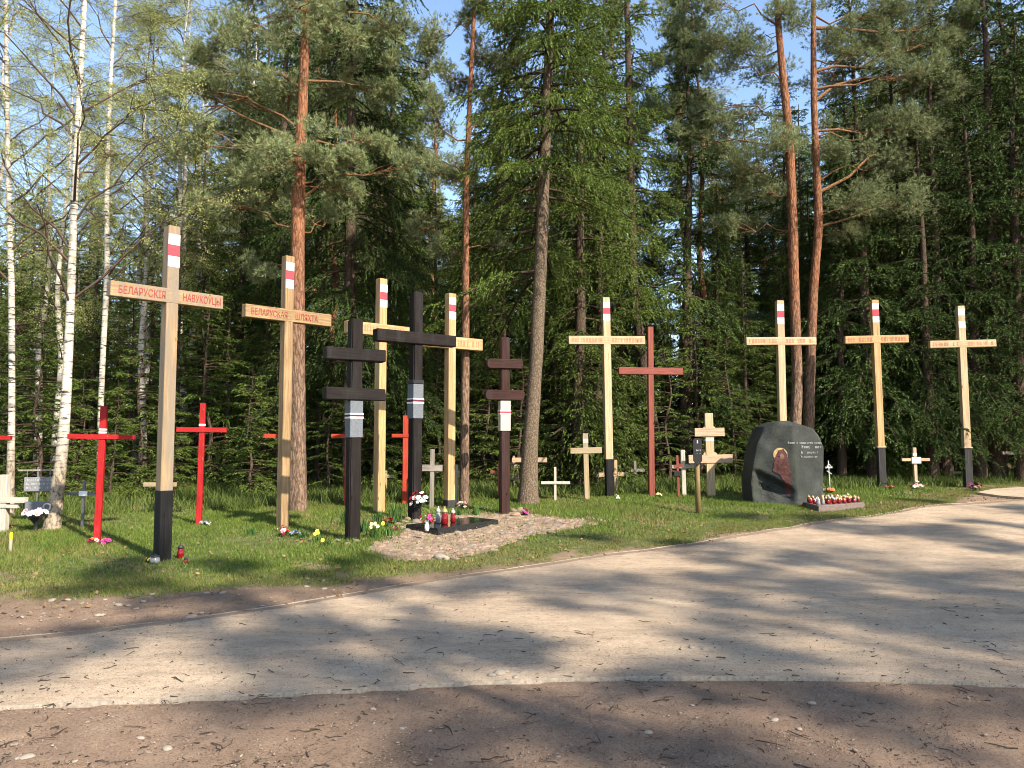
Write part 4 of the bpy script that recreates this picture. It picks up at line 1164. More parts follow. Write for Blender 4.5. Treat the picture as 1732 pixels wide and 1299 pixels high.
def rank_label(key, u, d, vt):
    c, nm = min(LM, key=lambda q_: abs(q_[0] - u))
    side = 'left of' if u < c - 14 else ('right of' if u > c + 14 else 'behind')
    kind = {'s': 'spruce', 'p': 'pine', 'b': 'birch', 'y': 'young spruce'}[key[0]]
    look = {'s': 'lower' if vt > 150 else 'tall', 'p': 'orange', 'b': 'white', 'y': 'bushy'}[key[0]]
    grp = {'s': SP_G, 'p': PI_G, 'b': BI_G, 'y': YS_G}[key[0]]
    lab = f'{look} {kind} at forest front, {side} {nm}'
    if lab in SEEN: lab = lab.replace('at forest front', 'deeper in forest')
    while lab in SEEN: lab = 'slender ' + lab
    SEEN[lab] = 1
    return lab, grp
# nearer rank, chosen from the photograph: (kind, column px, depth m, row px of the top)
for key, u, d, vt in [
    ('birch_a', 60, 21, 40), ('birch_b', 110, 23, 120), ('birch_b', 225, 22, 20), ('birch_a', 275, 20, -60), ('birch_b', 320, 24, 60), ('birch_a', 400, 27, -40), ('birch_b', -30, 20, 0), ('birch_a', 90, 18.5, 60), ('birch_a', 240, 19.6, 40), ('birch_b', 300, 21.5, -20), ('birch_a', 345, 25, 80),
    ('spruce_c', 40, 24, 330), ('spruce_a', 150, 27, 330), ('spruce_c', 240, 25, 300), ('spruce_a', 330, 23, 190), ('spruce_c', 290, 20, 420), ('spruce_a', -40, 22, 300),
    ('spruce_a', 400, 24, -60), ('spruce_b', 470, 23, -120), ('spruce_a', 660, 22, -40), ('spruce_b', 540, 27, -80), ('spruce_c', 740, 24, 300),
    ('pine_a', 730, 27, 60), ('spruce_a', 800, 24, 180), ('spruce_b', 850, 21, -20), ('spruce_a', 980, 19.5, -160), ('spruce_b', 1020, 23, -60), ('pine_a', 1050, 24, -40),
    ('spruce_c', 1110, 25, 470), ('spruce_c', 1230, 24, 330), ('pine_a', 1192, 24, -20), ('pine_b', 1155, 26, 20), ('spruce_b', 1160, 22, -60), ('spruce_a', 1280, 26, 180), ('birch_a', 1215, 32, 150),
    ('spruce_b', 1440, 23, 60), ('spruce_b', 1480, 21.5, -60), ('pine_b', 1560, 25, -60), ('spruce_b', 1600, 21.5, -60), ('spruce_b', 1690, 21.5, -200), ('spruce_b', 1740, 23, -160), ('spruce_b', 1640, 24, -40),
    ('spruce_b', 1800, 21, -200), ('spruce_a', 1540, 22.5, -20), ('spruce_c', 1400, 25, 330), ('spruce_b', 1350, 27, 120), ('pine_a', 1660, 27, 0), ('spruce_c', 1330, 22.5, 420), ('spruce_a', 930, 25, 40), ('pine_b', 640, 28, 40),
    ('spruce_c', 1010, 20.5, 180), ('spruce_c', 1130, 22.5, 560), ('spruce_a', 1215, 22.5, 300), ('spruce_c', 1270, 21.5, 420), ('spruce_b', 1425, 21.5, 250), ('spruce_a', 1500, 22.5, 150), ('spruce_b', 1580, 20.8, 120), ('spruce_b', 1660, 21.2, 60), ('spruce_b', 1730, 21.0, 0),
    ('spruce_c', 700, 20.5, 420), ('spruce_a', 755, 22.0, 360), ('spruce_c', 830, 20.0, 460), ('spruce_a', 445, 20.5, 330), ('spruce_c', 380, 19.5, 430), ('spruce_c', 535, 20.0, 480), ('spruce_a', 640, 20.5, 250), ('spruce_c', 215, 20.5, 470), ('spruce_c', 120, 22, 420), ('spruce_c', 20, 21, 430), ('spruce_b', 1380, 23.5, 300)]:
    plant(key, G(u, d).x, d, top_h(u, vt, d), *rank_label(key, u, d, vt))
# deeper ranks: random, with the skyline of the photograph kept low where its sky shows
SKY = np.array([[-500, 250], [0, 290], [200, 330], [330, 230], [420, 0], [600, 0], [680, 230], [730, 300], [820, 150], [900, 100], [1000, 120], [1080, 420], [1140, 500], [1200, 380], [1260, 200], [1400, 120], [1500, 40], [1732, 0], [2300, 0]])
for d in (26.5, 30, 34.5, 40, 47, 56, 68):
    u = -320 + random.uniform(0, 60)
    while u < 2080:
        sky = np.interp(u, SKY[:, 0], SKY[:, 1])
        vt = sky + random.uniform(-20, 140) + (40 if d < 30 else 0)
        key = random.choice(['spruce_a', 'spruce_b', 'spruce_c', 'spruce_a', 'pine_a', 'pine_b'] if u > 330 else ['birch_a', 'birch_b', 'spruce_c', 'spruce_a', 'birch_a'])
        if d > 45: key = random.choice(['spruce_c', 'spruce_c', 'spruce_a'])
        plant(key, G(u, d).x, d + random.uniform(-1.2, 1.2), max(5, min(24, top_h(u, vt, d))))
        u += random.uniform(75, 150) * 30 / min(d, 48)
# a deeper thicket closing the gaps between the stems
for d in (31, 39):
    u = -260
    while u < 2000:
        plant(random.choice(['young_a', 'spruce_c']), G(u, d).x, d + random.uniform(-1.5, 1.5), random.uniform(5.5, 8.5))
        u += random.uniform(60, 110) * 31 / d
# young spruces along the edge
for u, d, h in [(60, 16.5, 4.0), (130, 17.5, 3.4), (190, 16.8, 2.6), (235, 18, 4.4), (290, 17.5, 3.0), (350, 19, 5.0), (420, 17.6, 3.6), (470, 18.6, 4.4), (555, 18.4, 3.0), (630, 18.8, 3.6), (690, 19.5, 4.4), (740, 20, 3.6), (820, 19.4, 3.2), (880, 19, 4.0),
                (950, 19.8, 4.6), (1000, 19.6, 3.6), (1060, 20.4, 4.2), (1130, 20.4, 3.8), (1180, 21.2, 5.0), (1240, 20.8, 4.0), (1290, 21.8, 5.2), (1420, 22.5, 4.0), (1480, 23.5, 5.0), (1560, 24, 4.5), (1620, 23.5, 5.0), (1690, 24, 4.4), (1760, 23.5, 5.2), (-20, 17, 4.4), (10, 19, 5.5), (100, 20, 5.0), (330, 21, 5.8), (600, 21.5, 5.5), (780, 22, 5.5), (1100, 23, 6.0), (1360, 23, 5.5)]:
    plant(random.choice(['young_a', 'young_b']), G(u, d).x, d, h * random.uniform(0.85, 1.15), *rank_label('young', u, d, 700))
# trees standing behind the photographer: their shade dapples the path
SH_L, SH_G = 'tree standing behind the photographer', 'trees behind the photographer'
for key, x, y, h in [('pine_c', 2.6, -4.6, 13), ('birch_b', 12.0, -3.0, 12), ('pine_d', 7.0, -8.5, 15.5), ('birch_a', -0.6, -7.2, 12), ('pine_c', 12.5, -7.5, 14.5), ('birch_b', 15.5, -0.8, 12), ('pine_d', 18.5, 2.0, 12.5),
                     ('pine_d', 9.5, -0.6, 10.0), ('birch_b', 7.6, 1.2, 8.5), ('pine_c', 11.6, 1.2, 11.0), ('pine_c', 14.0, 4.0, 10.5), ('pine_d', 16.0, -4.0, 13), ('pine_c', 17.5, 6.5, 10), ('pine_c', 5.4, -0.4, 11), ('pine_c', 13.0, -1.0, 11)]:
    plant(key, x + 2.6, y - 2.8, h * 1.33, SH_L, SH_G)

# ------------------------------------------------------------------ crosses
def grain_x(o):
    at = o.data.attributes.new('grain_x', 'FLOAT', 'POINT')
    at.data.foreach_set('value', np.ones(len(o.data.vertices), np.float32))
    return o
def beam(name, x0, x1, y0, y1, z0, z1, mat, parent, bev=0.007, jit=0.003):
    return grain_x(obj(name, box_me(name, x0, x1, y0, y1, z0, z1, bev, 1, jit), mat, parent))
def text_mesh(s, size, depth=0.002):
    cu = bpy.data.curves.new('lettering', 'FONT')
    cu.body = s; cu.size = size; cu.align_x = 'CENTER'; cu.align_y = 'CENTER'; cu.extrude = depth; cu.space_character = 1.0
    o = bpy.data.objects.new('lettering', cu); COL.objects.link(o)
    dg = bpy.context.evaluated_depsgraph_get()
    me = bpy.data.meshes.new_from_object(o.evaluated_get(dg))
    bpy.data.objects.remove(o); bpy.data.curves.remove(cu)
    return me
def text_base(s, cap, lo, hi):
    """foot and head line of the capitals in a word whose marks hang below or stand above them"""
    below = 0.16 * cap if 'Ц' in s else 0.0
    return lo + below, lo + below + cap
def lettering(s, width, height, x, y, z, mat, parent):
    me = text_mesh(s, 1.0)
    co = np.empty(len(me.vertices) * 3, np.float32); me.vertices.foreach_get('co', co); co = co.reshape(-1, 3)
    mn, mx = co.min(0), co.max(0)
    ref = text_mesh('Н', 1.0); rc = np.empty(len(ref.vertices) * 3, np.float32); ref.vertices.foreach_get('co', rc); rc = rc.reshape(-1, 3)
    z_lo, z_hi = rc[:, 1].min(), rc[:, 1].max()
    if 'Ў' in s or 'Ц' in s: z_lo, z_hi = text_base(s, z_hi - z_lo, mn[1], mx[1])
    co[:, 0] = ((co[:, 0] - mn[0]) / (mx[0] - mn[0]) - 0.5) * width + x
    zz = ((co[:, 1] - z_lo) / (z_hi - z_lo) - 0.5) * height + z
    dy = np.where(co[:, 2] > 0, y - 0.004, y + 0.003)
    co2 = np.stack([co[:, 0], dy, zz], 1).astype(np.float32)
    me.vertices.foreach_set('co', co2.ravel()); me.materials.clear(); me.update()
    return tag(obj('lettering', me, mat, parent), kind='stuff')
def glyph_marks(x0, x1, zc, h, n, y, mat, parent, seed, sw=0.16, skip=0.08):
    """worn, unreadable letters: stroke marks in letter cells"""
    rg = random.Random(seed)
    bm = bmesh.new()
    cw = (x1 - x0) / n
    for i in range(n):
        if rg.random() < skip: continue
        cx = x0 + (i + 0.5) * cw; w = cw * 0.62; t = max(0.0035, h * sw)
        strokes = []
        if rg.random() < 0.85: strokes.append((cx - w / 2, zc - h / 2, t, h))
        if rg.random() < 0.7: strokes.append((cx + w / 2 - t, zc - h / 2, t, h))
        for zz in (zc + h / 2 - t, zc - t / 2, zc - h / 2):
            if rg.random() < 0.5: strokes.append((cx - w / 2 + t, zz, w - 2 * t, t))
        for (sx, sz, ww, hh) in strokes:
            r = bmesh.ops.create_cube(bm, size=1.0)
            for v in r['verts']:
                v.co = Vector((sx + (v.co.x + 0.5) * ww, y + v.co.y * 0.006, sz + (v.co.z + 0.5) * hh))
    return tag(obj('lettering', bm_mesh('lettering', bm), mat, parent), kind='stuff')
def big_cross(name, bu, bv, yaw, vtop, v_arm0, v_arm1, arm_l, arm_r, w, mat, label, band_rows=None, base_row=None, base_mat='tar', text=None, marks=None, lean=(0, 0), dep=None, band_mats=('white_paint', 'band_red', 'white_paint'), sleeve=0.004, rim=False, group='tall wooden crosses in an arc', d=None, cat='cross'):
    p = P(bu, bv) if d is None else G(bu, d)
    Ht = H(vtop, p); za1, za0 = H(v_arm0, p), H(v_arm1, p)
    dep = dep or w
    t = empty(name, p, yaw, label, cat, group)
    t.rotation_euler = (lean[0], lean[1], yaw)
    zb = H(base_row, p) if base_row else -0.3
    obj('post', box_me('post', -w / 2, w / 2, -dep / 2, dep / 2, zb if base_row else -0.3, Ht, 0.008, 1, 0.003), M[mat] if isinstance(mat, str) else mat, t)
    if base_row:
        s = sleeve
        obj('tarred_base', box_me('tarred_base', -w / 2 - s, w / 2 + s, -dep / 2 - s, dep / 2 + s, -0.3, zb + 0.002, 0.008, 1, 0.003), M[base_mat], t)
        if rim: obj('rim', box_me('rim', -w / 2 - 0.022, w / 2 + 0.022, -dep / 2 - 0.022, dep / 2 + 0.022, zb, zb + 0.03, 0.004), M['wood_pale'], t)
    bmn = beam('crossbeam', -arm_l, arm_r, -dep / 2 - 0.004, dep / 2 - 0.03, za0, za1, M[mat] if isinstance(mat, str) else mat, t)
    fy = -dep / 2 - 0.006
    zc = 0.5 * (za0 + za1); hh = (za1 - za0)
    if text:
        (s1, a0, a1), (s2, b0, b1) = text
        lettering(s1, a1 - a0, hh * 0.52, 0.5 * (a0 + a1), fy, zc, M['letter_red'], bmn)
        lettering(s2, b1 - b0, hh * 0.52, 0.5 * (b0 + b1), fy, zc, M['letter_red'], bmn)
    if marks:
        n1, n2, sd = marks
        glyph_marks(-arm_l + 0.06, -w * 0.62, zc, hh * 0.5, n1, fy, M['letter_faded'], bmn, sd)
        glyph_marks(w * 0.62, arm_r - 0.06, zc, hh * 0.5, n2, fy, M['letter_faded'], bmn, sd + 1)
    if band_rows:
        for k in range(3):
            if band_mats[k] is None: continue
            z1, z0 = H(band_rows[k], p), H(band_rows[k + 1], p)
            obj('painted_band', box_me('painted_band', -w / 2 + 0.004, w / 2 - 0.004, -dep / 2 - 0.0025, -dep / 2 + 0.004, z0 + 0.001, z1 - 0.001, 0.0), M[band_mats[k]], t)
    return t, p, Ht
c1, p1, h1 = big_cross('memorial_cross', 274, 947, R(47), 384, 490, 514, 0.80, 0.72, 0.165, 'wood_aged', 'weathered tall cross with long red lettering, closest to the path on its tarred black foot',
    (398, 416, 435, 453), 830, 'tar', (('БЕЛАРУСКІЯ', -0.70, -0.10), ('НАВУКОЎЦЫ', 0.14, 0.68)))
shield = [(-0.05, 0.09), (0.05, 0.09), (0.05, 0.0), (0.03, -0.05), (0, -0.085), (-0.03, -0.05), (-0.05, 0.0)]
bm = bmesh.new()
zc = H(483, p1)
for k in range(len(shield)):
    (xa, za), (xb, zb_) = shield[k], shield[(k + 1) % len(shield)]
    dx, dz = xb - xa, zb_ - za; Ls = math.hypot(dx, dz); nx_, nz_ = -dz / Ls * 0.005, dx / Ls * 0.005
    q = [bm.verts.new((x, -0.0855, z + zc)) for x, z in ((xa - nx_, za - nz_), (xb - nx_, zb_ - nz_), (xb + nx_, zb_ + nz_), (xa + nx_, za + nz_))]
    bm.faces.new(q)
obj('carved_shield', bm_mesh('carved_shield', bm), M['wood_grey'], c1)
big_cross('memorial_cross', 478, 893, R(46), 434, 524, 545, 0.80, 0.84, 0.16, 'wood_tan', 'tall tan cross whose beam carries two lettered words, before the thick pine', (445, 459, 474, 489), None, text=(('БЕЛАРУСКАЯ', -0.70, -0.04), ('ШЛЯХТА', 0.12, 0.56)))
big_cross('memorial_cross', 641, 866, R(42), 472, 549, 569, 0.80, 0.80, 0.17, 'wood_gold', 'tall golden cross between the two black crosses', (482, 495, 508, 521), None, marks=(9, 9, 5))
big_cross('memorial_cross', 760, 858, R(36), 497, 570, 590, 0.80, 0.74, 0.17, 'wood_gold', 'tall golden cross before the slim pine, its foot painted dull brown', (504, 516, 528, 541), 846, 'tar_worn', marks=(9, 8, 7))
big_cross('memorial_cross', 1031, 841, R(7), 504, 569, 583, 0.88, 0.88, 0.165, 'wood_pale', 'tall pale cross just left of the slender red-brown cross', (512, 522, 532, 543), 777, 'tar', marks=(11, 11, 9), lean=(0, R(-0.7)))
big_cross('memorial_cross', 1326, 838, R(-1), 509, 571, 584, 0.84, 0.84, 0.17, 'wood_pale', 'tall pale cross rising from behind the boulder', (516, 527, 538, 549), None, marks=(10, 10, 11), d=18.6)
big_cross('memorial_cross', 1492, 826, R(-5), 508, 568, 581, 0.76, 0.76, 0.165, 'wood_gold', 'tall golden cross with a worn dark foot beside the boulder, red band bright', (514, 524, 536, 546), 757, 'tar_worn', marks=(9, 9, 13), rim=True, lean=(0, R(-0.6)))
big_cross('memorial_cross', 1638, 825, R(-8), 518, 576, 588, 0.78, 0.78, 0.165, 'wood_pale', 'tall pale cross at the far right end, red band missing', (523, 534, 544, 555), 758, 'tar_worn', marks=(9, 9, 15), rim=True, lean=(0, R(-0.4)), band_mats=('white_paint', None, 'white_paint'))
big_cross('memorial_cross', 1102, 840, R(4), 553, 622, 634, 0.74, 0.74, 0.125, 'wood_redbrown', 'slender tall red-brown cross without any bands', lean=(0, R(0.2)))

# black and brown crosses on the cobbles
def towel(t, w, dep, z0, z1, cloth, stripes):
    o = obj('towel', box_me('towel', -w / 2 - 0.012, w / 2 + 0.012, -dep / 2 - 0.012, dep / 2 + 0.012, z0, z1, 0.006, 1, 0.002), M[cloth], t)
    for (za, zb, m) in stripes:
        obj('stripe', box_me('stripe', -w / 2 - 0.018, w / 2 + 0.018, -dep / 2 - 0.018, dep / 2 + 0.018, za, zb, 0.0), M[m], o)
def bar_cross(bu, bv, yaw, vtop, bars, w, mat, label, towel_rows=None, cloth='cloth_grey', stripe=None, ends=0.0, name='barred_cross', group='dark crosses on the cobbled patch', lean=(0, 0), round_end=False):
    p = P(bu, bv); Ht = H(vtop, p)
    t = empty(name, p, yaw, label, 'cross', group); t.rotation_euler = (lean[0], lean[1], yaw)
    obj('post', box_me('post', -w / 2, w / 2, -w / 2, w / 2, -0.3, Ht, 0.018, 2, 0.004), M[mat], t)
    for (v0, v1, xl, xr) in bars:
        z1, z0 = H(v0, p), H(v1, p)
        if round_end:
            hz = (z1 - z0) / 2; zc = (z0 + z1) / 2; pts = []
            for a in range(-80, 81, 20): pts.append((xr - hz * 0.6 + hz * 0.6 * math.cos(R(a)), zc + hz * math.sin(R(a))))
            for a in range(100, 261, 20): pts.append((-xl + hz * 0.6 + hz * 0.6 * math.cos(R(a)), zc + hz * math.sin(R(a))))
            grain_x(obj('crossbeam', prism_me('crossbeam', pts, -w / 2 - 0.035, 0.04, 0.006), M[mat], t))
        else:
            beam('crossbeam', -xl, xr, -w / 2 - 0.035, w / 2 - 0.05, z0, z1, M[mat], t, 0.012, 0.006)
    if towel_rows:
        z1, z0 = H(towel_rows[0], p), H(towel_rows[1], p)
        st = [(H(stripe[k + 1], p), H(stripe[k], p), m) for k, m in enumerate(('white_paint', stripe[4] if len(stripe) > 4 else 'stripe_maroon', 'white_paint'))]
        towel(t, w, w, z0, z1, cloth, st)
    return t, p
bar_cross(596, 914, R(33), 540, [(590, 611, 0.50, 0.47), (657, 677, 0.50, 0.47)], 0.185, 'wood_black', 'black double barred cross with grey towel nearest the path', (678, 740), 'cloth_grey', (699, 701.5, 705, 708))
tbs, pbs = bar_cross(701, 880, R(38), 494, [(563, 583, 0.86, 0.80)], 0.19, 'wood_black', 'tall black single barred cross with grey towel and a bouquet tied on', (650, 708), 'cloth_grey', (674, 676, 680, 683))
obj('collar', box_me('collar', -0.115, 0.115, -0.115, 0.115, H(650, pbs), H(643, pbs), 0.01), M['black_iron'], tbs)
bar_cross(853, 869, R(14), 571, [(608, 624, 0.36, 0.34), (660, 677, 0.39, 0.37)], 0.175, 'wood_umber', 'dark brown double barred cross with white towel and rounded bars', (678, 729), 'cloth_white', (694, 696, 699, 701, 'band_red'), round_end=True)

# ------------------------------------------------------------------ small crosses
def small_cross(bu, bv, vtop, arms, wpx, mat, label, lean=0.0, yaw=0.0, plaque=None, stripe=None, group='small crosses', name='small_cross', armpx=None, d=None, depth=None, plaque_mat='silver'):
    """arms: (row top, row bottom, column left, column right) in the photo"""
    p = P(bu, bv) if d is None else G(bu, d)
    k = p.y / F_PX
    Ht = H(vtop, p); w = wpx * k; dep = depth or w * 0.9
    t = empty(name, p, yaw, label, 'cross', group); t.rotation_euler = (0, lean, yaw)
    m = M[mat]
    obj('post', box_me('post', -w / 2, w / 2, -dep / 2, dep / 2, -0.15, Ht, min(0.006, w * 0.12), 1, 0.002), m, t)
    cy = math.cos(yaw)
    for (v0, v1, u0, u1) in arms:
        z1, z0 = H(v0, p), H(v1, p)
        xc = math.tan(lean) * 0.5 * (z0 + z1)
        beam('crossbeam', (u0 - bu) * k / cy - xc, (u1 - bu) * k / cy - xc, -dep / 2 - 0.012, dep / 2 - 0.02 * dep / 0.1, z0, z1, m, t, min(0.005, (z1 - z0) * 0.15), 0.002)
    if plaque:
        v0, v1, u0, u1 = plaque
        z1, z0 = H(v0, p), H(v1, p)
        obj('plaque', box_me('plaque', (u0 - bu) * k, (u1 - bu) * k, -dep / 2 - 0.03, -dep / 2 - 0.0125, z0, z1, 0.004), M[plaque_mat], t)
    if stripe:
        for (v0, v1, mm) in stripe:
            z1, z0 = H(v0, p), H(v1, p)
            obj('painted_band', box_me('painted_band', -w / 2 - 0.002, w / 2 + 0.002, -dep / 2 - 0.003, dep / 2 + 0.002, z0, z1, 0.0), M[mm], t)
    return t, p
RC = 'red painted crosses'
small_cross(164, 919, 687, [(735, 743, 115, 216)], 10, 'red_paint', 'bright red cross leaning slightly, in front of the thick birch', R(0.9), R(12), stripe=[(725, 728, 'white_paint'), (730, 733, 'white_paint')], group=RC, name='red_cross')
small_cross(336, 889, 682, [(723, 731, 298, 376)], 9, 'red_paint', 'bright red cross between the two lettered tall crosses', R(0.5), R(12), stripe=[(717, 720.5, 'white_paint')], group=RC, name='red_cross')
small_cross(478, 862, 700, [(734, 741, 446, 509)], 10, 'vermilion', 'red cross hidden behind the tan lettered cross, arm tips showing', 0, R(8), group=RC, name='red_cross', d=15.4)
small_cross(587, 858, 702, [(734, 741, 560, 614)], 9, 'vermilion', 'red cross hidden behind the black double barred cross', 0, R(8), group=RC, name='red_cross', d=15.8)
small_cross(685, 853, 703, [(734, 740, 662, 706)], 9, 'vermilion', 'thin red cross partly behind the tall black cross', 0, R(8), group=RC, name='red_cross', d=16.2)
small_cross(-22, 905, 690, [(737, 744, -58, 12)], 11, 'red_paint', 'red cross cut off by the picture edge, one arm tip showing', 0, R(8), group=RC, name='red_cross', d=13.2)
small_cross(993, 846, 733, [(757, 767, 965, 1018)], 8.5, 'wood_small', 'plain wooden cross of middle height beside the tall pale cross', R(-1.3), 0, stripe=[(742, 749, 'cloth_white')])
small_cross(939, 847, 790, [(814, 819, 915, 964)], 4.2, 'wood_white', 'small thin whitish cross near the leaning trunk', 0)
small_cross(1042, 843, 778, [(799, 806, 1013, 1063)], 5.5, 'wood_rose', 'small pinkish cross half behind the tarred foot of a tall cross', R(-0.8), d=18.1)
small_cross(1157, 839, 761, [(786, 792, 1137, 1176)], 7, 'wood_white', 'white little cross next to the small dark red cross', R(-1.2))
small_cross(1148, 838, 770, [(786, 791, 1140, 1157)], 4.5, 'wood_redbrown', 'little dark red cross with a black plaque', R(-1.6), plaque=(797, 805, 1141, 1152), plaque_mat='black_iron', d=17.3)
small_cross(888, 846, 760, [(774, 782, 866, 925)], 7, 'wood_rose', 'small cross behind the leaning trunk, one arm end showing', 0, d=18.2)
small_cross(869, 846, 771, [(786, 792, 858, 878), (800, 812, 862, 876)], 4, 'wood_small', 'narrow wooden cross squeezed between brown cross and trunk', 0, d=18.6)
small_cross(845, 848, 779, [(796, 800, 829, 850)], 5.5, 'wood_redbrown', 'small dull red cross behind the brown double barred cross', 0, d=17.0)
small_cross(730, 868, 760, [(786, 797, 714, 748)], 7, 'wood_grey', 'grey mossy wooden cross in shade behind the tall black cross', R(0.6), d=15.6)
small_cross(772, 852, 786, [(794, 801, 755, 790)], 5, 'wood_white', 'small whitish cross leaning by the slim pine foot', 0, d=16.2)
small_cross(652, 855, 796, [(803, 808, 640, 663)], 5, 'wood_small', 'tiny yellowish cross deep behind the golden cross', 0, d=18.0)
small_cross(1549, 826, 757, [(775, 780, 1526, 1573)], 5.5, 'wood_rose', 'small cross with silver plaque between the last two tall crosses', R(-0.5), plaque=(773, 784, 1542, 1558), stripe=[(766, 771, 'white_paint')])
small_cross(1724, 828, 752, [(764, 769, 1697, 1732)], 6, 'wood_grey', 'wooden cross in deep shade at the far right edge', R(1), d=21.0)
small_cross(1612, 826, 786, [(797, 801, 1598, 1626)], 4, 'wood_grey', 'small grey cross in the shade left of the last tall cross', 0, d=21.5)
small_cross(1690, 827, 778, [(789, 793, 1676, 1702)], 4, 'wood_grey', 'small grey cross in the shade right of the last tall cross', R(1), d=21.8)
small_cross(139, 893, 812, [(833, 837, 113, 160)], 4.5, 'grey_iron', 'thin grey metal cross with a white plate', R(0.6), plaque=(830, 839, 133, 147), plaque_mat='white_paint', name='iron_cross')
small_cross(4, 900, 803, [(841, 850, -36, 43), (853, 859, -22, 31)], 14, 'wood_white', 'pale wooden cross with two beams at the left picture edge', R(0.5), group=None)

small_cross(271, 872, 790, [(816, 823, 243, 298)], 5, 'wood_small', 'small wooden cross hidden behind the weathered cross, arm tips showing', 0, d=16.4)
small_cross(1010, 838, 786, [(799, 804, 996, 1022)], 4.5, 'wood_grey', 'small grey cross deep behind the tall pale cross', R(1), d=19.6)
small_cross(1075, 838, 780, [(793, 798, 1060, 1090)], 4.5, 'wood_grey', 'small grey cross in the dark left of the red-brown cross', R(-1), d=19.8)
# ornate double cross with rounded shoulders
p = P(1203, 840); k = p.y / F_PX
t = empty('carved_cross', p, 0, 'new wooden double cross with rounded lobes at its joints', 'cross'); t.rotation_euler = (0, R(-1.0), 0)
w = 13.5 * k
obj('post', box_me('post', -w / 2, w / 2, -0.05, 0.05, -0.2, H(699, p), 0.006, 1, 0.002), M['wood_pale'], t)
def lobes(zc, rr):
    pts = []
    for sx, sz in ((1, 1), (-1, 1), (-1, -1), (1, -1)):
        cx, cz = sx * rr, sz * rr * 0.95
        a0 = math.atan2(sz, sx)
        for a in range(-100, 101, 25): pts.append((cx + rr * 0.55 * math.cos(a0 + R(a)), zc + cz + rr * 0.55 * math.sin(a0 + R(a))))
    return pts
for v0, v1, u0, u1, rr in ((724, 738, 1176, 1226, 0.088), (769, 783, 1165, 1239, 0.10)):
    z1, z0 = H(v0, p), H(v1, p); zc = (z0 + z1) / 2
    obj('lobed_plate', prism_me('lobed_plate', lobes(zc, rr), -0.03, 0.035, 0.004), M['wood_pale'], t)
    xs_ = math.tan(R(1.0)) * zc
    beam('crossbeam', (u0 - 1203) * k + xs_, (u1 - 1203) * k + xs_, -0.068, -0.031, z0, z1, M['wood_rose'], t, 0.004, 0.002)
z1, z0 = H(742, p), H(746, p)
obj('painted_band', box_me('painted_band', -w / 2 - 0.003, w / 2 + 0.003, -0.053, 0.053, z0, z1, 0.0), M['white_paint'], t)

# thin silver metal cross by the boulder
p = P(1404, 829); k = p.y / F_PX
t = empty('iron_cross', p, 0, 'thin silver metal cross with slanted foot bar beside the boulder', 'cross'); t.rotation_euler = (0, R(-2), 0)
obj('post', box_me('post', -0.011, 0.011, -0.011, 0.011, -0.1, H(779, p), 0.003), M['silver'], t)
obj('crossbeam', box_me('crossbeam', -0.085, 0.085, -0.018, -0.012, H(792, p), H(789, p), 0.002), M['silver'], t)
fb = obj('foot_bar', box_me('foot_bar', -0.07, 0.07, -0.018, -0.012, -0.011, 0.011, 0.002), M['silver'], t); fb.location = (0, 0, H(799, p)); fb.rotation_euler = (0, R(35), 0)
ring = lathe_me('ring', [(0.035, -0.006), (0.052, -0.006), (0.052, 0.006), (0.035, 0.006), (0.035, -0.006)], 16)
ro = obj('ring', ring, M['silver'], t); ro.location = (0, -0.022, H(789, p)); ro.rotation_euler = (R(90), 0, 0)

# signpost before the carved cross
p = P(1181, 868); k = p.y / F_PX
t = empty('signpost', p, 0, 'round wooden post carrying a black pointed sign board', 'signpost'); t.rotation_euler = (0, R(-0.5), 0)
obj('post', lathe_me('post', [(0, -0.1), (0.052, -0.1), (0.05, 0.5), (0.047, H(745, p)), (0, H(745, p) + 0.01)], 14), mat_wood('post_wood', (0.13, 0.085, 0.03), (0.26, 0.18, 0.075)), t)
z1, z0 = H(741, p), H(788, p)
bw = 0.085
brd = obj('sign_board', prism_me('sign_board', [(-bw, z0 + 0.10), (0, z0), (bw, z0 + 0.10), (bw, z1 - 0.04), (0.05, z1), (-0.05, z1), (-bw, z1 - 0.04)], -0.078, -0.052, 0.003), M['black_iron'], t)
glyph_marks(-0.06, 0.06, z0 + 0.30, 0.03, 5, -0.080, M['letter_white'], brd, 31, 0.12)
glyph_marks(-0.06, 0.06, z0 + 0.24, 0.022, 6, -0.080, M['plaque_grey'], brd, 32, 0.12)
prs = prism_me('symbol', [(-0.012, z1 - 0.10), (0.012, z1 - 0.10), (0.012, z1 - 0.05), (0, z1 - 0.035), (-0.012, z1 - 0.05)], -0.081, -0.0765)
obj('symbol', prs, M['letter_white'], brd)

# yellow tipped stake, plaque and flower stand at the left
p = P(17, 937); k = p.y / F_PX
t = empty('marker_stake', p, 0, 'short wooden stake with a yellow painted tip in the grass', 'stake'); t.rotation_euler = (0, R(0.8), 0)
obj('stake', lathe_me('stake', [(0, -0.1), (0.022, -0.1), (0.021, H(911, p)), (0, H(911, p))], 10), M['wood_small'], t)
obj('yellow_tip', lathe_me('yellow_tip', [(0.0225, H(912, p)), (0.0225, H(902, p)), (0.012, H(900, p)), (0, H(900, p))], 10), M['yellow_paint'], t)
p = G(62, 13.6); k = p.y / F_PX
t = empty('memorial_plaque', p, R(18), 'grey lettered plaque hanging under a thin iron bar by the birch', 'plaque')
obj('post', box_me('post', -0.015, 0.015, 0.02, 0.05, -0.1, H(790, p), 0.003), M['grey_iron'], t)
obj('top_bar', box_me('top_bar', -0.30, 0.34, 0.01, 0.04, H(797, p), H(794, p), 0.003), M['wood_grey'], t)
pl = obj('board', box_me('board', -0.20, 0.26, -0.012, 0.012, H(831, p), H(807, p), 0.004), M['plaque_grey'], t)
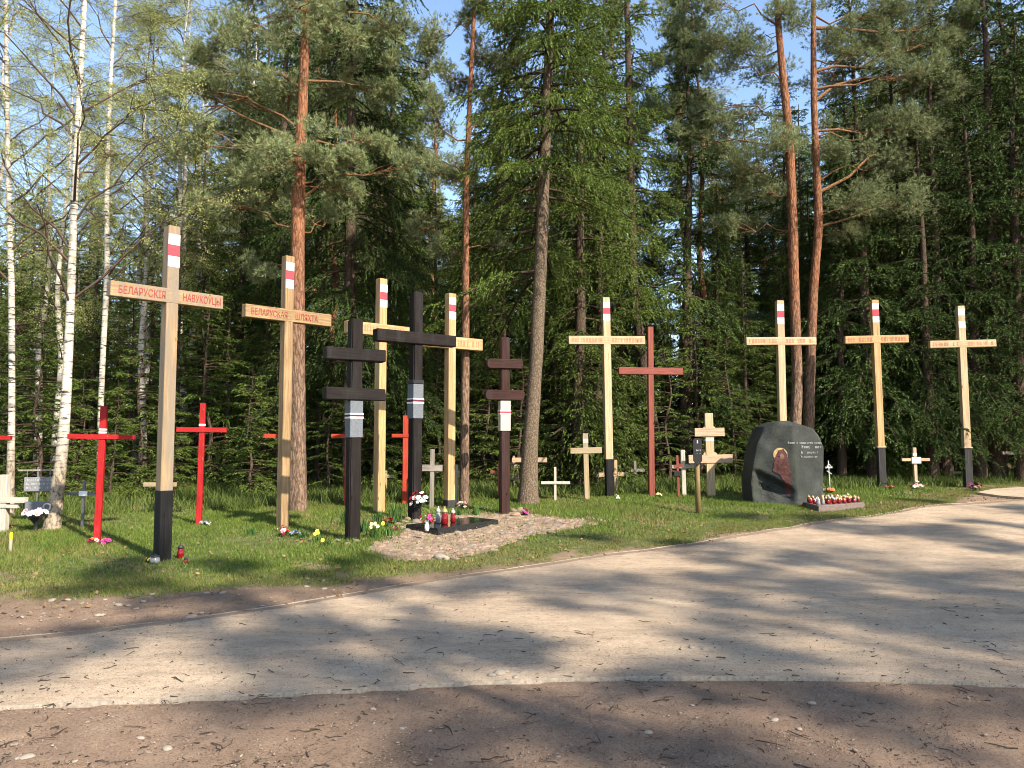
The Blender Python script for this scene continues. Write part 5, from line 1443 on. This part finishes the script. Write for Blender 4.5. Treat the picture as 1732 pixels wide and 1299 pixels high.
for q in range(3): glyph_marks(-0.17, 0.23, H(812 + 6.5 * q, p), 0.034, 12 - q, -0.014, M['letter_white'], pl, 40 + q, 0.14)
for x in (-0.16, 0.2): obj('hanger', box_me('hanger', x - 0.006, x + 0.006, 0.005, 0.02, H(808, p), H(796, p), 0.002), M['grey_iron'], t)
p = P(60, 901); k = p.y / F_PX
t = empty('grave_stand', p, R(10), 'grey memorial slab on a black stand below the hanging plaque', 'memorial')
obj('stand', lathe_me('stand', [(0, -0.05), (0.06, -0.05), (0.035, 0.06), (0.03, 0.14), (0.11, H(875, p)), (0.12, H(873, p)), (0, H(873, p))], 12), M['black_iron'], t)
obj('slab', box_me('slab', -0.20, 0.20, 0.05, 0.10, H(874, p), H(849, p), 0.006), M['cloth_grey'], t)
ro = obj('ring', lathe_me('ring', [(0.04, -0.008), (0.065, -0.008), (0.065, 0.008), (0.04, 0.008), (0.04, -0.008)], 16), M['lid_white'], t); ro.location = (0.14, 0.035, H(858, p)); ro.rotation_euler = (R(90), 0, 0)

# ------------------------------------------------------------------ boulder
def make_boulder():
    pf = P(1328, 856)
    p = Vector((pf.x * (pf.y + 0.42) / pf.y, pf.y + 0.42, 0)); p.z = tz(p.x, p.y)
    k = p.y / F_PX
    t = empty('boulder', p, 0, 'big dark memorial boulder with a painted icon and white writing', 'boulder')
    out = [(1266, 862), (1263, 815), (1268, 782), (1275, 750), (1289, 722), (1304, 714), (1328, 712), (1352, 719), (1372, 725), (1383, 738), (1391, 758), (1389, 785), (1386, 815), (1384, 862)]
    q = [((u - 1328) * k * 0.93, H(v, p)) for u, v in out]
    bm = bmesh.new()
    f = bm.faces.new([bm.verts.new((x, -0.60, z)) for x, z in q])
    r = bmesh.ops.extrude_face_region(bm, geom=[f])
    for g in r['geom']:
        if isinstance(g, bmesh.types.BMVert): g.co.y = 0.55
    bmesh.ops.recalc_face_normals(bm, faces=bm.faces[:])
    x_r = (1337 - 1328) * k
    zt_ = H(713, p)
    def cut(co, no):
        gm = bm.verts[:] + bm.edges[:] + bm.faces[:]
        rr = bmesh.ops.bisect_plane(bm, geom=gm, plane_co=co, plane_no=Vector(no).normalized(), clear_outer=True)
        ed = [e for e in rr['geom_cut'] if isinstance(e, bmesh.types.BMEdge)]
        if ed: bmesh.ops.edgeloop_fill(bm, edges=ed)
    cut((x_r, -0.46, 0), (-0.30, -0.95, 0.03))
    cut((x_r, -0.46, 0), (0.16, -0.98, 0.05))
    cut((0, -0.42, zt_ - 0.13), (0.03, -0.66, 0.75))
    cut((-0.62, -0.1, zt_ - 0.28), (-0.62, -0.6, 0.5))
    cut((0.66, -0.36, zt_ - 0.30), (0.75, -0.6, 0.25))
    cut((0, 0.35, zt_ - 0.05), (0.0, 0.5, 0.86))
    bmesh.ops.triangulate(bm, faces=bm.faces[:])
    for _ in range(6):
        lg = [e for e in bm.edges if e.calc_length() > 0.055]
        if not lg: break
        bmesh.ops.subdivide_edges(bm, edges=lg, cuts=1)
        bmesh.ops.triangulate(bm, faces=[f_ for f_ in bm.faces if len(f_.verts) > 3])
    for _ in range(2): bmesh.ops.smooth_vert(bm, verts=bm.verts[:], factor=0.35, use_axis_x=True, use_axis_y=True, use_axis_z=True)
    for v in bm.verts:
        x, y, z = v.co
        if y < 0.1:
            hx, hz = (x - (1303 - 1328) * k), (z - H(818, p))
            edge = hz + 0.55 * hx - 0.10                       # overhanging lip running down to the right
            hol = 1 / (1 + math.exp(edge / 0.018)) * (1 / (1 + math.exp((x - (1329 - 1328) * k) / 0.02))) * (1 / (1 + math.exp(-(x + 0.62) / 0.05)))
            hol *= min(1.0, max(0.0, (z + 0.05) / 0.3))
            v.co.y += 0.17 * hol
            rough = hol
        else: rough = 0
        nn = 0.010 * math.sin(9 * x + 3 * z) * math.sin(7 * z + 2 * y) + 0.006 * math.sin(23 * x - 13 * z + 4 * y) + random.uniform(-0.003, 0.003)
        nn += rough * (0.03 * math.sin(19 * x + 11 * z) * math.cos(15 * z - 5 * x) + random.uniform(-0.012, 0.012))
        v.co.y += nn; v.co.x += nn * 0.4; v.co.z += nn * 0.3
    me = bm_mesh('rock', bm, True)
    try: me.set_sharp_from_angle(angle=R(28))
    except Exception: pass
    body = obj('rock', me, M['boulder'], t)
    return t, p, k, body, x_r
bt, bp, bk, body, bxr = make_boulder()
# surface depth of the rock's front, by ray casting in its own space
bpy.context.view_layer.update()
dgr = bpy.context.evaluated_depsgraph_get()
def rock_y(x, z):
    ok, loc, nrm, _ = body.ray_cast(Vector((x, -3, z)), Vector((0, 1, 0)))
    return loc.y if ok else None
def drape(name, pts, mat, off=0.004, parent=None, cell=0.02, vert=True):
    """flat paint following the stone: polygon (x, z) laid on its surface"""
    xs_ = [a for a, _ in pts]; zs = [b_ for _, b_ in pts]
    poly = np.array(pts)
    gx = np.arange(min(xs_), max(xs_) + cell, cell); gz = np.arange(min(zs), max(zs) + cell, cell)
    V, F, ids = [], [], {}
    def vid(i, j):
        if (i, j) not in ids:
            yv = rock_y(gx[i], gz[j])
            if yv is None: return None
            ids[(i, j)] = len(V); V.append((gx[i], yv - off, gz[j]))
        return ids[(i, j)]
    for i in range(len(gx) - 1):
        for j in range(len(gz) - 1):
            if not in_poly(np.array([gx[i] + cell / 2]), np.array([gz[j] + cell / 2]), poly)[0]: continue
            q = [vid(i, j), vid(i + 1, j), vid(i + 1, j + 1), vid(i, j + 1)]
            if None in q: continue
            F.append(q)
    if not F: return None
    me = bpy.data.meshes.new(name); me.from_pydata(V, [], F); me.update()
    return obj(name, me, mat, parent or body)
def bxy(u, v): return ((u - 1328) * bk, H(v, bp))
hc = bxy(1313, 769)
drape('halo', [(hc[0] + 0.135 * math.cos(a), hc[1] + 0.15 * math.sin(a)) for a in np.linspace(0, 6.28, 28)], M['gold_paint'], 0.005, cell=0.011)
drape('robe', [bxy(*q) for q in [(1302, 787), (1305, 772), (1310, 761), (1318, 759), (1323, 768), (1324, 782), (1328, 800), (1329, 835), (1324, 838), (1318, 815), (1311, 802), (1301, 796)]], M['icon_red'], 0.010, cell=0.011)
fc = bxy(1315, 771)
drape('face', [(fc[0] + 0.042 * math.cos(a), fc[1] + 0.062 * math.sin(a)) for a in np.linspace(0, 6.28, 16)], M['icon_face'], 0.015, cell=0.008)
def rock_writing(u0, u1, v, h, n, seed):
    rg = random.Random(seed)
    bm = bmesh.new()
    x0, zc = bxy(u0, v); x1, _ = bxy(u1, v); cw = (x1 - x0) / n
    for i in range(n):
        if rg.random() < 0.07: continue
        cx = x0 + (i + 0.5) * cw; yv = rock_y(cx, zc)
        if yv is None: continue
        hh = h * (1.5 if i == 0 else 1.0); tt_ = hh * 0.17
        st = [(cx - cw * 0.3, zc - h / 2, tt_, hh)]
        if rg.random() < 0.7: st.append((cx + cw * 0.3 - tt_, zc - h / 2, tt_, h))
        for zz in (zc + h / 2 - tt_, zc, zc - h / 2):
            if rg.random() < 0.45: st.append((cx - cw * 0.3, zz, cw * 0.6, tt_))
        for sx, sz, ww, h2 in st:
            r = bmesh.ops.create_cube(bm, size=1.0)
            for vv in r['verts']: vv.co = Vector((sx + (vv.co.x + 0.5) * ww, yv - 0.004 + vv.co.y * 0.012, sz + (vv.co.z + 0.5) * h2))
    obj('writing', bm_mesh('writing', bm), M['letter_white'], body)
rock_writing(1324, 1383, 749, 0.034, 22, 1)
rock_writing(1346, 1382, 756, 0.045, 9, 2)
rock_writing(1345, 1376, 765, 0.035, 9, 3)
rock_writing(1344, 1374, 772, 0.030, 10, 4)

# ------------------------------------------------------------------ flowers, lanterns, offerings
def blossom_mesh(seed, petals=7, rows=2):
    rg = random.Random(seed)
    V, F = [], []
    for rw in range(rows):
        for k in range(petals):
            a = 2 * math.pi * (k + 0.5 * rw) / petals + rg.uniform(-0.15, 0.15)
            tilt = 0.35 + 0.55 * rw
            L = 0.5 * (1.0 - 0.3 * rw); wd = 0.22
            d = Vector((math.cos(a) * math.cos(tilt), math.sin(a) * math.cos(tilt), math.sin(tilt)))
            s = Vector((-math.sin(a), math.cos(a), 0)) * wd
            i = len(V)
            m = d * L * 0.6 + Vector((0, 0, 0.04))
            V += [Vector((0, 0, 0)), m + s, d * L + s * 0.45, d * L - s * 0.45, m - s]
            F.append((i, i + 1, i + 2, i + 3, i + 4))
    me = bpy.data.meshes.new('blossom'); me.from_pydata([tuple(v) for v in V], [], F); me.update()
    return me
BL = {}
def blossom(color, parent, loc, size, up):
    key = (color, random.randint(0, 1))
    if key not in BL:
        BL[key] = blossom_mesh(len(BL), 7 if key[1] else 6); BL[key].materials.append(PET[color])
    o = bpy.data.objects.new('blossom', BL[key]); link(o, parent)
    o.location = loc; o.scale = (size,) * 3
    o.rotation_euler = Vector(up).to_track_quat('Z', 'Y').to_euler()
    return o
def leaf_soup(n, r, h, lw, seed, up=0.5):
    rg = np.random.default_rng(seed)
    a = rg.uniform(0, 6.28, n); e = rg.uniform(0.2, 1.3, n)
    c = np.stack([rg.normal(0, r * 0.3, n), rg.normal(0, r * 0.3, n), rg.uniform(0, h * 0.35, n)], 1)
    d = np.stack([np.cos(a) * np.cos(e), np.sin(a) * np.cos(e), np.sin(e) * up * 2], 1)
    L = rg.uniform(0.5, 1.0, n)[:, None] * max(r, h * 0.6)
    s = unit(np.cross(d, rg.normal(size=d.shape))) * lw
    V = np.stack([c, c + d * L * 0.5 + s, c + d * L, c + d * L * 0.5 - s], 1).reshape(-1, 3)
    i = np.arange(n)[:, None] * 4
    return V, np.concatenate([i + np.array([0, 1, 2]), i + np.array([0, 2, 3])])
def bouquet(u, v, colors, n, rpx, label, hpx=None, size=0.07, raise_=0.0, d=None, leaves=40, group='flowers laid at the crosses', at=None, green='plant_dark', name='bouquet'):
    p = at if at is not None else (P(u, v) if d is None else G(u, d))
    k = p.y / F_PX; r = rpx * k; h = (hpx or rpx) * k
    t = empty(name, Vector(p) + Vector((0, 0, raise_)), random.uniform(0, 6.28), label, 'flowers', group)
    obj('leaves', mesh_np('leaves', *leaf_soup(leaves, r, h, 0.009, u + v, 0.4)), M[green], t)
    n = int(n * 1.5)
    for i in range(n):
        a = random.uniform(0, 6.28); rr = r * math.sqrt(random.random()) * 0.9; zz = h * random.uniform(0.35, 1.0) * (1 - 0.45 * (rr / r) ** 2)
        blossom(colors[i % len(colors)], t, (rr * math.cos(a), rr * math.sin(a), zz), size * random.uniform(0.85, 1.2), (math.cos(a) * rr / r + random.uniform(-.3, .3), math.sin(a) * rr / r - 0.5, 0.8))
    return t
bouquet(180, 922, ['magenta', 'magenta', 'pink'], 10, 13, 'magenta flowers lying at the foot of the leaning red cross', 9)
bouquet(156, 921, ['orange', 'maroon', 'peach'], 8, 9, 'dry orange wreath against the leaning red cross', 10)
bouquet(349, 890, ['white', 'blue', 'white'], 10, 11, 'white flowers at the foot of the upright red cross', 9)
bouquet(479, 908, ['maroon', 'red', 'white', 'pink'], 12, 11, 'dark red and white bouquet at the foot of the tan lettered cross', 20, 0.055)
bouquet(499, 908, ['blue', 'blue', 'white'], 9, 10, 'pale blue flowers beside the dark red bouquet', 11)
bouquet(252, 950, ['cream', 'yellow'], 6, 8, 'withered cream flowers at the tarred foot of the weathered cross', 7, 0.05)
bouquet(781, 861, ['pink', 'white', 'peach'], 11, 11, 'pink and white flowers at the foot of the golden cross by the pine', 13, 0.07)
bouquet(888, 872, ['magenta', 'magenta', 'lilac'], 10, 9, 'magenta flowers among stones by the brown cross', 12, 0.06)
bouquet(1549, 829, ['red', 'pink', 'white', 'peach'], 12, 10, 'red and pink flowers at the small cross with silver plaque', 15, 0.09)
bouquet(1648, 831, ['pink', 'peach', 'maroon', 'lilac'], 12, 12, 'pink flowers at the foot of the last tall cross', 16, 0.09)
bouquet(1505, 829, ['orange', 'peach'], 6, 8, 'faded orange flowers right of the golden cross with worn foot', 9, 0.08)
bouquet(1402, 835, ['orange', 'peach', 'orange'], 7, 9, 'orange flowers at the foot of the silver metal cross', 12, 0.08)
bouquet(1356, 850, ['deepblue', 'deepblue', 'blue'], 10, 8, 'deep blue flowers between boulder and candle tray', 11, 0.07)
bouquet(1388, 846, ['lilac', 'white', 'pink'], 10, 12, 'lilac and white flowers at the back of the candle tray', 14, 0.07)
bouquet(657, 893, ['red', 'red', 'maroon'], 7, 8, 'tall red tulips beside the golden cross between the black crosses', 26, 0.06, leaves=30, green='plant_green')
bouquet(671, 900, ['maroon', 'pink'], 6, 6, 'small maroon flowers at the left tip of the black slab', 11, 0.045)
bouquet(62, 870, ['white', 'white', 'peach', 'white', 'pink'], 11, 20, 'white flowers heaped on the grey memorial slab', 12, 0.11, at=Vector((P(60, 901).x, P(60, 901).y - 0.02, P(60, 901).z + H(873, P(60, 901)))), leaves=10)
bouquet(1043, 846, ['white', 'cream'], 5, 5, 'little white flowers at the pinkish cross', 9, 0.06)
bouquet(1113, 842, ['cream', 'white'], 6, 7, 'dry cream flowers at the foot of the red-brown cross', 8, 0.06)
bouquet(1372, 860, ['red', 'maroon', 'red', 'white'], 12, 13, 'red flowers heaped on the left end of the candle tray', 13, 0.07)
bouquet(1412, 852, ['red', 'pink', 'maroon'], 12, 14, 'red and pink flowers heaped behind the tray candles', 14, 0.07)
# bouquet tied on the tall black cross
fp = Vector((pbs.x, pbs.y, pbs.z)) + Matrix.Rotation(R(38), 3, 'Z') @ Vector((0, -0.16, 0.0))
zc = H(857, pbs)
bq = bouquet(702, 857, ['white', 'red', 'white', 'red', 'red', 'white'], 18, 17, 'red and white bouquet tied to the tall black cross', 26, 0.09, at=Vector((fp.x, fp.y, pbs.z + zc)), leaves=30)
# lanterns
def lantern(u, v, hpx, wpx, glass, lid, label, d=None, group='grave lanterns', at=None):
    p = at if at is not None else (P(u, v) if d is None else G(u, d)); k = p.y / F_PX
    h = hpx * k; r = wpx * k / 2
    t = empty('grave_lantern', p, 0, label, 'lantern', group)
    obj('glass', lathe_me('glass', [(0, 0), (r * 0.8, 0), (r, h * 0.08), (r * 0.95, h * 0.35), (r * 0.8, h * 0.62), (r * 0.6, h * 0.68), (0, h * 0.68)], 12), M[glass], t)
    obj('lid', lathe_me('lid', [(0, h * 0.66), (r * 0.85, h * 0.66), (r * 0.9, h * 0.74), (r * 0.45, h * 0.88), (r * 0.2, h * 0.9), (r * 0.22, h), (0, h)], 12), M[lid], t)
    return t
lantern(305, 945, 26, 11, 'glass_red', 'lid_black', 'tall red lantern with black cap right of the tarred foot')
lantern(314, 952, 9, 7, 'glass_red', 'lid_black', 'low red candle cup in the grass beside the tall red lantern')
lantern(262, 952, 15, 17, 'glass_clear', 'lid_black', 'clear glass lantern at the tarred foot of the weathered cross')

# black granite slab
q = [P(u, v) for u, v in [(686, 896), (740, 907), (843, 888), (795, 879)]]
bm = bmesh.new()
zt = max(tz(a.x, a.y) for a in q) + 0.05
f = bm.faces.new([bm.verts.new((a.x, a.y, zt)) for a in q])
r_ = bmesh.ops.extrude_face_region(bm, geom=[f])
for g in r_['geom']:
    if isinstance(g, bmesh.types.BMVert): g.co.z -= 0.16
bmesh.ops.recalc_face_normals(bm, faces=bm.faces[:])
bmesh.ops.bevel(bm, geom=bm.edges[:], offset=0.008, segments=2, affect='EDGES')
tag(obj('granite_slab', bm_mesh('granite_slab', bm), M['granite_black']), 'polished black granite slab lying on the cobbled patch', 'slab')
def on_slab(u, v):
    dx, dy, dz = ray(u, v); kk = (zt - CAM_H) / dz
    return Vector((dx * kk, dy * kk, zt))
lantern(742, 0, 28, 9, 'glass_clear', 'lid_white', 'white lantern standing on the black slab', at=on_slab(741, 885))
lantern(752, 0, 30, 12, 'glass_red', 'lid_gold', 'biggest dark red lantern with gold lid on the black slab', at=on_slab(752, 887))
lantern(765, 0, 24, 9, 'glass_red', 'lid_white', 'slim red lantern with pale lid at the end of the lantern row', at=on_slab(766, 884))
sp_ = on_slab(722, 898); k = sp_.y / F_PX
t = empty('flower_vase', sp_, 0, 'white narrow vase on the front of the black slab', 'vase')
obj('body', lathe_me('body', [(0, 0), (3.2 * k, 0), (4 * k, 5 * k), (3.6 * k, 10 * k), (2 * k, 13 * k), (2.6 * k, 15 * k), (0, 14.5 * k)], 14), M['white_paint'], t)
bouquet(722, 890, ['red', 'white', 'red', 'magenta', 'white'], 14, 14, 'red and white flowers behind the vase on the slab', 22, 0.06, at=on_slab(724, 889))

# candle tray before the boulder
q = [P(u, v) for u, v in [(1358, 858), (1385, 867), (1463, 860), (1432, 851)]]
bm = bmesh.new()
zt2 = max(tz(a.x, a.y) for a in q) + 0.07
f = bm.faces.new([bm.verts.new((a.x, a.y, zt2)) for a in q])
r_ = bmesh.ops.extrude_face_region(bm, geom=[f])
for g in r_['geom']:
    if isinstance(g, bmesh.types.BMVert): g.co.z -= 0.18
bmesh.ops.recalc_face_normals(bm, faces=bm.faces[:])
bmesh.ops.bevel(bm, geom=bm.edges[:], offset=0.012, segments=1, affect='EDGES')
tag(obj('candle_tray', bm_mesh('candle_tray', bm), mat_plain('tray_stone', (0.14, 0.105, 0.09), 0.85, 0.3, 16)), 'low stone tray crowded with candles before the boulder', 'tray')
CG = 'candles crowded on the stone tray'
GLS = ['glass_red', 'glass_red', 'glass_red', 'glass_clear', 'glass_red', 'glass_green', 'glass_red']
LDS = ['lid_gold', 'lid_black', 'lid_white', 'lid_gold']
A_, B_, C_, D_ = q
CPROTO = {}
for i in range(9):
    for j in range(4):
        s = (i + 0.5 + random.uniform(-.2, .2)) / 9; e = (j + 0.5 + random.uniform(-.2, .2)) / 4
        a = B_.lerp(C_, s); b2 = A_.lerp(D_, s); c = a.lerp(b2, 0.08 + 0.84 * e)
        gl = random.choice(GLS); ld = random.choice(LDS)
        at = Vector((c.x, c.y, zt2))
        lab = {'glass_red': 'red glass candle among the rows on the stone tray', 'glass_clear': 'clear glass candle among the rows on the stone tray', 'glass_green': 'green glass candle on the stone tray'}[gl]
        o = lantern(0, 0, random.uniform(9, 13), random.uniform(5.5, 7), gl, ld, lab, at=at, group=CG)

# daffodils and other spring plants
def daffodil(u, v, n, label, col, hp=24, blossoms=3):
    p = P(u, v); k = p.y / F_PX
    t = empty('daffodil_plant', p, 0, label, 'plant', 'spring flowers by the cobbles')
    rg = np.random.default_rng(u)
    a = rg.uniform(0, 6.28, n); h = hp * k * rg.uniform(0.6, 1.0, n); le = rg.uniform(0.15, 0.55, n) * h
    c = np.stack([rg.normal(0, 0.04, n), rg.normal(0, 0.04, n), np.zeros(n) - 0.02], 1)
    ld = np.stack([np.cos(a), np.sin(a), 0 * a], 1); sd = np.stack([-np.sin(a), np.cos(a), 0 * a], 1) * 0.009
    mid = c + ld * (le * 0.4)[:, None] + np.array([0, 0, 1]) * (h * 0.65)[:, None]; tip = c + ld * le[:, None] + np.array([0, 0, 1]) * h[:, None]
    V = np.stack([c - sd, c + sd, mid + sd, mid - sd, tip], 1).reshape(-1, 3); i = np.arange(n)[:, None] * 5
    obj('leaves', mesh_np('leaves', V, np.concatenate([i + np.array(q_) for q_ in ((0, 1, 2), (0, 2, 3), (3, 2, 4))])), M['plant_green'], t)
    for q_ in range(blossoms):
        aa = random.uniform(0, 6.28); rr = random.uniform(0.02, 0.09)
        blossom(col, t, (rr * math.cos(aa), rr * math.sin(aa) - 0.03, hp * k * random.uniform(0.7, 1.0)), 0.06, (random.uniform(-.4, .4), -1, 0.4))
    return t
daffodil(632, 912, 40, 'cream daffodils blooming beside the black double barred cross', 'cream', 28, 5)
daffodil(655, 908, 30, 'yellow daffodil beside the cream daffodils', 'yellow', 25, 2)
daffodil(540, 918, 34, 'yellow daffodils just left of the black double barred cross', 'yellow', 20, 3)
daffodil(552, 925, 24, 'leafy daffodil clump with one yellow flower near the path', 'yellow', 17, 1)
for kk, (u, v, n, hp, lab) in enumerate([(615, 905, 44, 36, 'dense green lily leaves behind the black double barred cross'), (668, 888, 46, 44, 'broad dark leaves beside the tall black cross'), (585, 890, 40, 34, 'tall green leaves left of the golden cross'), (640, 888, 36, 30, 'green leaves hiding the foot of the golden cross'), (805, 872, 40, 20, 'low green leaves behind the black slab'), (775, 872, 30, 16, 'short green tufts behind the lanterns'), (515, 912, 34, 20, 'green leaves right of the pale blue flowers'), (425, 905, 34, 18, 'broad leaf tufts left of the tan lettered cross')]):
    daffodil(u, v, n, lab, 'yellow', hp, 0)
